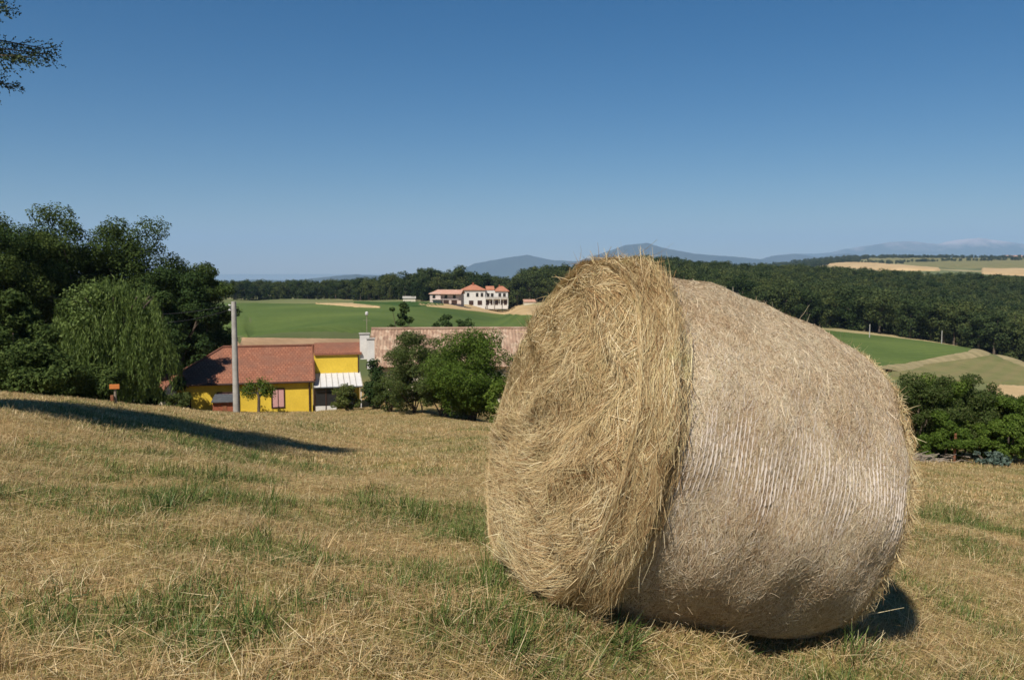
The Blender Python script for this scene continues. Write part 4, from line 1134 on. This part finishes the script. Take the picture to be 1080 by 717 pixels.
def barn():
    Y = 70.5; o = pt(392, 436, Y); t = empty('barn', (o[0], Y, -11.2), math.radians(4))
    tag(t, 'long barn with a weathered pinkish tiled roof behind the round leafy bush', 'barn')
    g = -11.2; L = 19.0; eh = (pt(400, 384, Y)[2]) - g; rh = pt(400, 347.5, Y + 4.6)[2] - g
    mb = MB(); mb.box(0, 0, -1, L, 9.2, eh)
    mb.poly([(L, 0, eh), (L, 9.2, eh), (L, 4.6, rh - .12)]); mb.poly([(0, 9.2, eh), (0, 0, eh), (0, 4.6, rh - .12)]); mb.build('wall', M['cream_wall'], t)
    # curved pan tiles: columns running down the slope
    def pantile(p0, p1, p2, p3, n):
        a, b, c, d = (np.array(p) for p in (p0, p1, p2, p3)); m = n * 8 + 1; V = []
        rows = 22
        for j in range(rows + 1):
            v = j / rows
            for i in range(m):
                u = i / (m - 1); q = (a * (1 - u) + b * u) * (1 - v) + (d * (1 - u) + c * u) * v
                q = q + np.array([0, 0, .055 * abs(math.cos(math.pi * n * u)) + .02 * math.sin(u * 9 + v * 3) + .012 * math.sin(j * 2.4)])
                V.append(q)
        i = np.arange(rows)[:, None] * m; j = np.arange(m - 1)[None]
        return np.array(V), np.stack([i + j, i + j + 1, i + m + j + 1, i + m + j], -1).reshape(-1, 4)
    V1, F1 = pantile((-.35, -.5, eh - .22), (L + .35, -.5, eh - .22), (L + .35, 4.6, rh), (-.35, 4.6, rh), 72)
    V2, F2 = pantile((L + .35, 9.7, eh - .22), (-.35, 9.7, eh - .22), (-.35, 4.6, rh), (L + .35, 4.6, rh), 72)
    V, Fc = cat([(V1, F1), (V2, F2)]); me = np_mesh('roof', V, Fc, None, True)
    m, n, out = new_mat('pan_tiles'); b = node(n, 'ShaderNodeBsdfPrincipled'); b.inputs['Roughness'].default_value = .9
    v = objco(n)
    w = node(n, 'ShaderNodeTexVoronoi'); w.feature = 'F1'; w.inputs['Scale'].default_value = 1.0; n.links.new(objco(n, (72 / 19.7, 2.3, .01)), w.inputs['Vector'])
    sp = node(n, 'ShaderNodeSeparateColor'); n.links.new(w.outputs['Color'], sp.inputs[0])
    c = ramp(n, [(0, (.24, .15, .105)), (.4, (.32, .215, .15)), (.75, (.38, .27, .195)), (1, (.46, .36, .27))], sp.outputs[0])
    c = mix(n, .6, c, ramp(n, [(.35, (.7, .66, .6)), (.65, (1.15, 1.1, 1.05))], noise(n, .9, 5, .6, v)), 'MULTIPLY')
    n.links.new(c, b.inputs['Base Color']); n.links.new(b.outputs[0], out.inputs[0]); me.materials.append(m)
    sl = link('roof', me, t); md = sl.modifiers.new('thickness', 'SOLIDIFY'); md.thickness = .09; md.offset = -1
    MB().tube([(-.35, 4.6, rh + .06), (L + .35, 4.6, rh + .06)], .14, 8).build('ridge_tiles', M['barn_tile'], sl)
    for k in range(4):
        x = 2.2 + k * 4.2; window(t, x, x + .9, 1.5, 2.4, 0, .08)
    MB().box(12.4, -.04, -.6, 14.6, -.003, 2.5).build('door', M['wood_grey'], t)
barn()
chimney(384.5, 362, 67.0, .72, .72, 'squat white chimney block at the right end of the house roof')
chimney(391, 372, 66.0, 1.05, .55, 'taller narrow white chimney just right of the squat one')

def antenna():
    p = pt(387, 352, 67.6); t = empty('antenna', p); tag(t, 'thin mast with a small white head above the chimneys', 'antenna')
    MB().tube([(0, 0, -1.2), (0, 0, 1.5)], .022, 6).build('mast', M['wood_grey'], t)
    MB().tube([(-.28, 0, 1.05), (.28, 0, 1.05)], .012, 5).build('crossbar', M['wood_grey'], t)
    MB().tube([(0, 0, 1.42), (0, 0, 1.5), (0, 0, 1.66), (0, 0, 1.72)], [.06, .12, .12, .04], 10).build('head', M['white_paint'], t)
antenna()

def shed():
    o = pt(134, 420, 58); g = o[2] - .6
    t = empty('shed', (o[0], 58, g), math.radians(3)); tag(t, 'low shed with a brown tiled roof under the willow, left of the yellow house', 'shed')
    zt = pt(134, 394, 60.6)[2] - g; ze = pt(134, 411, 57.6)[2] - g
    MB().box(0, 0, -1, 2.3, 5.2, ze + .05).build('wall', M['cream_wall'], t)
    uv_quad('roof', [[(-.3, -.4, ze), (2.6, -.4, ze), (2.6, 2.6, zt), (-.3, 2.6, zt)], [(2.6, 5.6, ze), (-.3, 5.6, ze), (-.3, 2.6, zt), (2.6, 2.6, zt)]], M['roof_tile'], t)
    MB().box(.8, -.04, -.5, 1.7, -.003, 1.3).build('door', M['dark_frame'], t)
shed()

def pole():
    x = (246.5 - CX) / F * 50.5; g = hz(x, 50.5); top = pt(244, 318, 50.5)[2] - g
    t = empty('utility_pole', (x, 50.5, g)); tag(t, 'pale concrete pole standing in front of the yellow house', 'pole')
    MB().tube([(0, 0, -.5), (0, 0, top * .5), (0, 0, top)], [.19, .165, .135], 14).build('shaft', M['concrete'], t)
    MB().box(-.22, -.05, top - .42, -.13, .05, top - .30).build('bracket', M['slate'], t)
    for z in (top - .22, top - .5):
        MB().tube([(-.17, 0, z), (-.30, 0, z + .02)], .04, 8).build('insulator', M['white_paint'], t)
    # the two wires sag away to the left, into the oaks
    for dz, r_ in ((-.22, .0), (-.5, .3)):
        A = np.array([x - .3, 50.5, g + top + dz]); B = np.array([x - 16.0, 60, g + top + .4 + dz]); P = []
        for k in range(25):
            u = k / 24; p = A * (1 - u) + B * u; p[2] -= (.9 + r_) * 4 * u * (1 - u); P.append(tuple(p))
        w = MB().tube(P, .012, 5).build('overhead_wire', M['wire'])
        tag(w, ('upper' if dz > -.3 else 'lower') + ' thin black wire sagging from the concrete pole into the oaks', 'wire')
pole()

def well_box():
    p = hit(238.5, 434.6, 20, 60); Y = p[1]; k = Y / F
    t = empty('well_housing', p, math.radians(10)); tag(t, 'small brick-red box with a dark sloping lid at the foot of the concrete pole', 'well housing')
    w = 24 * k / 2; h = 12.5 * k
    MB().box(-w, -w * .8, -.3, w, w * .8, h).build('wall', M['brick_red'], t)
    MB().hexa([(-w - .07, -w - .05, h - .02), (w + .07, -w - .05, h - .02), (w + .07, w + .05, h + .28), (-w - .07, w + .05, h + .28),
               (-w - .07, -w - .05, h + .05), (w + .07, -w - .05, h + .05), (w + .07, w + .05, h + .35), (-w - .07, w + .05, h + .35)]).build('lid', M['slate'], t, .01)
    MB().box(-.14, -w * .8 - .03, .1, .14, -w * .8 - .003, h - .14).build('hatch', M['rust'], t)
well_box()

def signpost():
    p = hit(122, 427, 15, 45); k = p[1] / F
    t = empty('sign_post', p, .2); tag(t, 'small orange board on a thin post at the meadow crest by the willow', 'sign post')
    MB().tube([(0, 0, -.2), (0, 0, 22 * k)], .03, 8).build('post', M['wood_grey'], t)
    MB().box(-5.0 * k, -.03 - .04, 17.5 * k, 5.0 * k, -.04, 22.5 * k).build('board', M['orange'], t, .004)
    MB().box(-4 * k, -.03 - .07, 5.0 * k, -1.0 * k, -.036, 11 * k).build('lower_panel', M['rust'], t, .004)
signpost()

# -------- the two villas on the plateau
def hip(x0, x1, y0, y1, z, rz, ov=.5, inset=None):
    my = (y0 + y1) / 2; i = (y1 - y0) / 2 if inset is None else inset
    a, b, c, d = (x0 - ov, y0 - ov, z), (x1 + ov, y0 - ov, z), (x1 + ov, y1 + ov, z), (x0 - ov, y1 + ov, z); e, f = (x0 + i, my, z + rz), (x1 - i, my, z + rz)
    return [[a, b, f, e], [c, d, e, f], [b, c, f], [d, a, e]]
def villas():
    o = hit(488, 321.0, 150, 600); Y = o[1]; t = empty('white_villa', o, math.radians(5)); t.scale = (49 * Y / F / 19.4,) * 3
    tag(t, 'large white villa with orange tiled roofs and dark arches, right of the pale house', 'villa')
    MB().box(0, 0, -2, 9.4, 9, 6.1).build('wall', M['white_wall'], t)
    MB().box(9.403, .8, -2, 19.0, 8.4, 5.6).build('wing_wall', M['white_wall'], t)
    uv_quad('roof', hip(0, 9.4, 0, 9, 6.1, 2.3), M['orange_tile'], t, .25)
    uv_quad('wing_roof', hip(14.0, 19.0, .8, 8.4, 5.6, 1.9, inset=1.8), M['orange_tile'], t, .25)
    uv_quad('middle_roof', [[(9.9, 2.6, 6.0), (13.5, 2.6, 6.0), (13.5, 5.8, 7.5), (9.9, 5.8, 7.5)], [(13.5, 9, 6.0), (9.9, 9, 6.0), (9.9, 5.8, 7.5), (13.5, 5.8, 7.5)]], M['orange_tile'], t, .2)
    MB().box(10.2, 2.9, 5.3, 13.3, 8.2, 6.1).build('dormer', M['dark_frame'], t)
    for x in (1.8, 5.6, 7.6): window(t, x, x + .9, 3.2, 4.7, 0, .08, bars=0)
    for x in (10.2, 11.9, 15.1, 17.0): window(t, x, x + 1.0, 3.0, 4.5, .8, .08, bars=0)
    for x in (2.6, 6.2): MB().box(x, -.05, -.3, x + 1.9, -.003, 1.6).build('garage_door', M['dark_frame'], t)
    for k2, x in enumerate((9.8, 11.7, 13.6, 15.5, 17.3)): MB().box(x, .72, -.3, x + 1.3, .797, 1.7).build('arch', M['dark_frame'], t)
    MB().box(9.4, -.6, 2.25, 19.0, .795, 2.45).build('balcony', M['white_wall'], t)
    MB().box(9.4, -.6, 2.45, 19.0, -.52, 3.1).build('railing', M['concrete'], t)
    for x in (9.5, 12.6, 15.8, 18.9): MB().box(x - .12, -.58, -1, x + .12, -.34, 2.25).build('pillar', M['white_wall'], t)
    MB().box(4.2, 3.4, 7.4, 4.9, 4.1, 9.0).build('chimney_stack', M['brick_red'], t)
    MB().box(15.4, 4.2, 6.8, 15.9, 4.7, 8.1).build('chimney_stack', M['brick_red'], t)
    o = hit(453.5, 320.2, 150, 600); Y = o[1]; t = empty('pale_house', o, math.radians(-8)); t.scale = (33.5 * Y / F / 13.4,) * 3
    tag(t, 'smaller pale pink house with a faded tiled roof, left of the white villa', 'house')
    MB().box(0, 0, -2, 4.6, 8, 4.6).build('wall', M['pink_wall'], t)
    MB().box(4.603, 1.6, -2, 13.0, 8, 4.0).build('wing_wall', M['pink_wall'], t)
    uv_quad('roof', [[(-.5, -.5, 4.2), (13.5, -.5, 4.2), (13.5, 4, 5.8), (2.5, 4, 5.8)], [(13.5, 8.5, 4.2), (-.5, 8.5, 4.2), (2.5, 4, 5.8), (13.5, 4, 5.8)], [(-.5, 8.5, 4.2), (-.5, -.5, 4.2), (2.5, 4, 5.8)]], M['pale_tile'], t, .22)
    MB().box(1, -1.2, 1.7, 12.5, -.003, 1.9).build('balcony', M['pink_wall'], t)
    for x in (1.2, 6.0, 9.6): window(t, x, x + 1.1, 2.3, 3.6, 0 if x < 4 else 1.6, .08, bars=0)
    for x in (5.4, 8.9): MB().box(x, 1.5, -.2, x + 2.4, 1.597, 1.6).build('doorway', M['dark_frame'], t)
    # low stone ruins right of the villa
    for i, (px, w, h, lab) in enumerate(((541, 6.5, 2.4, 'low stone outbuilding just right of the white villa'), (553, 5.0, 1.7, 'lowest stone outbuilding, farthest right of the white villa'))):
        o = hit(px, 322.3, 150, 600); t = empty('outbuilding', o, .1 * i); tag(t, lab, 'outbuilding')
        MB().box(0, 0, -1, w, 4, h).build('wall', M['cream_wall'], t)
        uv_quad('roof', [[(-.2, -.3, h), (w + .2, -.3, h), (w + .2, 4.2, h + .9), (-.2, 4.2, h + .9)]], M['pale_tile'], t, .15)
    o = hit(425, 319.0, 150, 600); t = empty('farm_shed', o, .1); t.scale = (14 * o[1] / F / 8,) * 3; tag(t, 'pale farm shed among the trees left of the pink house', 'shed')
    MB().box(0, 0, -1, 7.5, 5, 2.6).build('wall', M['cream_wall'], t)
    uv_quad('roof', [[(-.3, -.4, 2.6), (7.8, -.4, 2.6), (7.8, 2.5, 3.7), (-.3, 2.5, 3.7)], [(7.8, 5.4, 2.6), (-.3, 5.4, 2.6), (-.3, 2.5, 3.7), (7.8, 2.5, 3.7)]], M['concrete'], t, .15)
    for px, Y, w, h, lab in ((1000, 1080, 22, 6, 'low pale farm building in the far valley, left one'), (1036, 1060, 26, 8, 'larger pale farm building in the far valley beside the tan field'), (1062, 2520, 60, 14, 'pale building on the far wooded ridge')):
        o = pt(px, 285, Y); o[2] = hz(o[0], Y); t = empty('farm_building', o, .2); tag(t, lab, 'farm building')
        MB().box(0, 0, -3, w, w * .5, h * .7).build('wall', M['cream_wall'], t)
        uv_quad('roof', [[(-1, -1, h * .7), (w + 1, -1, h * .7), (w + 1, w * .25, h), (-1, w * .25, h)], [(w + 1, w * .5 + 1, h * .7), (-1, w * .5 + 1, h * .7), (-1, w * .25, h), (w + 1, w * .25, h)]], M['pale_tile'], t, .3)
villas()

# -------- far field poles
for px, pb, lab in ((917, 357, 'thin pale pole at the wood edge above the green field, left one'), (993, 363.5, 'thin pale pole at the wood edge above the green field, right one')):
    p = hit(px, pb, 80, 400); t = MB().tube([(0, 0, -.3), (0, 0, 3.9)], [.14, .10], 8).build('field_pole', M['concrete']); t.location = p; tag(t, lab, 'pole')

# ------------------------------------------------------------ shrubs
def shrub(name, px, pb, Y, w, h, seed, mat, label, n=9000, leaf=.075, cat_='bush', group=None, lobes=26, h0=.02, lobe_r=.15, irr=.4):
    base = spot(px, Y) if pb is None else Vector(pt(px, pb, Y))
    if pb is not None: base.z = hz(base.x, base.y)
    V, Fc, C = crown_leaves(h, w, h * h0, n, leaf, seed, lobes=lobes, lobe_r=lobe_r, top=.45, irregular=irr)
    t = empty(name, base); tag(t, label, cat_, group)
    link('foliage', np_mesh('foliage', V, Fc, M[mat]), t)
    r = np.random.default_rng(seed); mb = MB()
    for k in range(7):
        c = C[r.integers(0, len(C))]; mb.tube([(r.uniform(-.2, .2) * w * .4, r.uniform(-.1, .1), -.2), (c[0] * .5, c[1] * .5, c[2] * .5), tuple(c)], [.05, .035, .012], 5)
    mb.build('stem', M['bark'], t)
    return t
shrub('bush', 495, None, 50, 5.6, 5.7, 1, 'bush_leaf', 'big bright green round bush in front of the barn', 80000, .05, lobes=90, lobe_r=.13, irr=.2)
shrub('bush', 440, None, 54, 4.9, 5.6, 2, 'hedge_leaf', 'looser darker bush left of the bright round bush', 38000, .05, lobes=60, lobe_r=.11, irr=.35)
shrub('bush', 466, None, 51.5, 3.6, 4.4, 11, 'hedge_leaf', 'bush filling the gap between the dark bush and the bright round bush', 26000, .05, lobes=40, lobe_r=.13, irr=.3)
shrub('bush', 410, None, 56, 2.2, 2.6, 3, 'hedge_leaf', 'small pale bush between the porch and the dark bush', 5000, .06)
shrub('climbing_plant', 393, None, 60.5, 1.3, 3.9, 4, 'dark_leaf', 'dark climber covering the right corner of the porch', 6000, .07, 'climber')
shrub('bush', 366, None, 60.3, 2.1, 2.0, 5, 'hedge_leaf', 'leafy plant growing against the glazed porch', 5000, .06)
shrub('bush', 184, None, 57.5, 1.7, 1.3, 6, 'hedge_leaf', 'sprawling plant against the shaded left end of the yellow wall', 6000, .045)
shrub('bush', 158, None, 53, 1.7, 3.0, 7, 'dark_leaf', 'dark upright shrub in front of the low shed', 6500, .07)
shrub('bush', 537, None, 47, 2.6, 2.8, 8, 'bush_leaf', 'bright green bush partly hidden by the left side of the hay bale', 9000, .07)
def espalier():
    px, Y = 270, 60.8; base = spot(px, Y); r = np.random.default_rng(3); h = top_h(px, 398, Y)
    t = empty('small_fruit_tree', base); tag(t, 'small fruit tree with spreading leafy arms against the yellow wall', 'fruit tree')
    mb = MB(); mb.tube([(0, 0, -.3), (.05, 0, h * .4), (0, 0, h * .62)], [.12, .10, .08], 8); P = []
    for a in (-1.3, -.9, -.4, .1, .5, .9, 1.3):
        e = Vector((math.sin(a) * 1.25, r.uniform(-.3, .3), h * .62 + math.cos(a) * h * .30 + r.uniform(-.1, .1)))
        mb.tube([(0, 0, h * r.uniform(.35, .62)), (e.x * .5, e.y * .5, e.z * .85), e], [.06, .045, .02], 6)
        for q in range(6): P.append(Vector((0, 0, h * .55)).lerp(e, r.uniform(.35, 1.08)) + Vector((0, 0, -r.uniform(0, .35))))
    mb.build('trunk', M['bark'], t)
    P = np.array(P); k = r.integers(0, len(P), 2600); C = P[k] + r.normal(0, .15, (2600, 3))
    V, Fc = leaf_quads(C, .06, r); link('crown', np_mesh('crown', V, Fc, M['bush_leaf']), t)
espalier()
for i, (px, py, Y, w, lab) in enumerate(((427, 318, 92, 2.6, 'slim dark tree rising above the left part of the barn roof'), (466, 326, 96, 2.2, 'small faint tree above the middle of the barn roof'), (489, 328, 94, 2.0, 'small tree just right of the faint one above the barn roof'))):
    near_tree('field_tree', spot(px, Y), top_h(px, py, Y), w * 1.3, 700 + i, M['dark_leaf'], n=(3600 if i == 0 else 1500), leaf=.11, h0=.35, label=lab, cat='tree', lobes=16, lobe_r=.075, irregular=.8)
# undergrowth below the oaks
for i, (px, Y, w, h, lab) in enumerate(((8, 30, 4.5, 2.2, 'dark undergrowth at the left edge of the meadow crest'), (45, 36, 4.5, 2.4, 'dark undergrowth left of the willow trunk'), (85, 40, 4.0, 1.9, 'low undergrowth under the left side of the willow'),
                               (146, 49, 2.6, 2.0, 'undergrowth between the orange board and the dark upright shrub'), (25, 50, 7, 4.5, 'tall thicket behind the undergrowth at far left'), (80, 56, 7, 4.0, 'tall thicket behind the willow'), (205, 76, 7, 5.5, 'thicket behind the left end of the house roof'), (170, 80, 7, 5.5, 'thicket behind the low shed'))):
    shrub('thicket', px, None, Y, w, h, 40 + i, 'oak_leaf', lab, 26000, .055, 'thicket', 'undergrowth below the oaks', lobes=30)
# right-hand hedge
HD = [(968, 28.5, 2.0, 2.75, 'hedge_leaf', 'hedge bush right against the right end of the hay bale'), (992, 29.5, 2.1, 2.85, 'bush_leaf', 'hedge bush with the rusty post in front of it'), (1018, 29, 2.1, 2.7, 'hedge_leaf', 'hedge bush between the rusty post and the bluish plant'),
      (1046, 30, 2.3, 2.5, 'hedge_leaf', 'sparse hedge bush behind the bluish plant'), (1072, 29, 2.2, 2.1, 'bush_leaf', 'bright hedge bush at the right edge'), (1100, 30, 2.6, 2.2, 'hedge_leaf', 'hedge bush cut by the right edge of the picture'), (1140, 30, 2.6, 2.4, 'hedge_leaf', 'hedge bush outside the right edge'),
      (935, 30, 2.4, 2.8, 'hedge_leaf', 'hedge bush mostly hidden behind the bale'), (1003, 27.3, 1.3, 1.5, 'bush_leaf', 'low bright bush beside the rusty post'), (1068, 27.4, 1.6, 1.5, 'bush_leaf', 'low bright green bush right of the bluish plant')]
for i, (px, Y, w, h, mt, lab) in enumerate(HD):
    shrub('hedge_bush', px, None, Y, w * 1.15, h * 1.1, 60 + i, mt, lab, 26000, .032, 'hedge bush', 'bushes of the right hedge', lobes=48, lobe_r=.11)
shrub('bluish_plant', 1052, None, 26.3, 1.0, .5, 90, 'blue_leaf', 'low bluish green plant at the foot of the right hedge', 1500, .05, 'plant')
for i, (px, Y, h, lab) in enumerate(((962.5, 27, .95, 'rusty fence post half hidden by the bale end'), (1013, 26.8, .95, 'rusty fence post below the hedge'))):
    o = MB().tube([(0, 0, -.2), (.02, 0, h)], .04, 8).build('fence_post', M['rust']); o.location = spot(px, Y); tag(o, lab, 'fence post')
def brush_pile():
    r = np.random.default_rng(8); mb = MB()
    for k in range(60):
        a = r.uniform(-.5, .5) + (math.pi if r.random() < .5 else 0); l = r.uniform(.3, .8); c = Vector((r.normal(0, .4), r.normal(0, .2), r.uniform(.03, .3)))
        d = Vector((math.cos(a), math.sin(a), r.normal(0, .18))); mb.tube([c - d * l * .5, c + Vector((0, 0, r.uniform(-.04, .04))), c + d * l * .5], [.014, .012, .006], 5)
    o = mb.build('brush_pile', M['wood_grey']); o.location = spot(982, 26.9); tag(o, 'heap of cut grey branches just right of the hay bale', 'brush pile')
brush_pile()
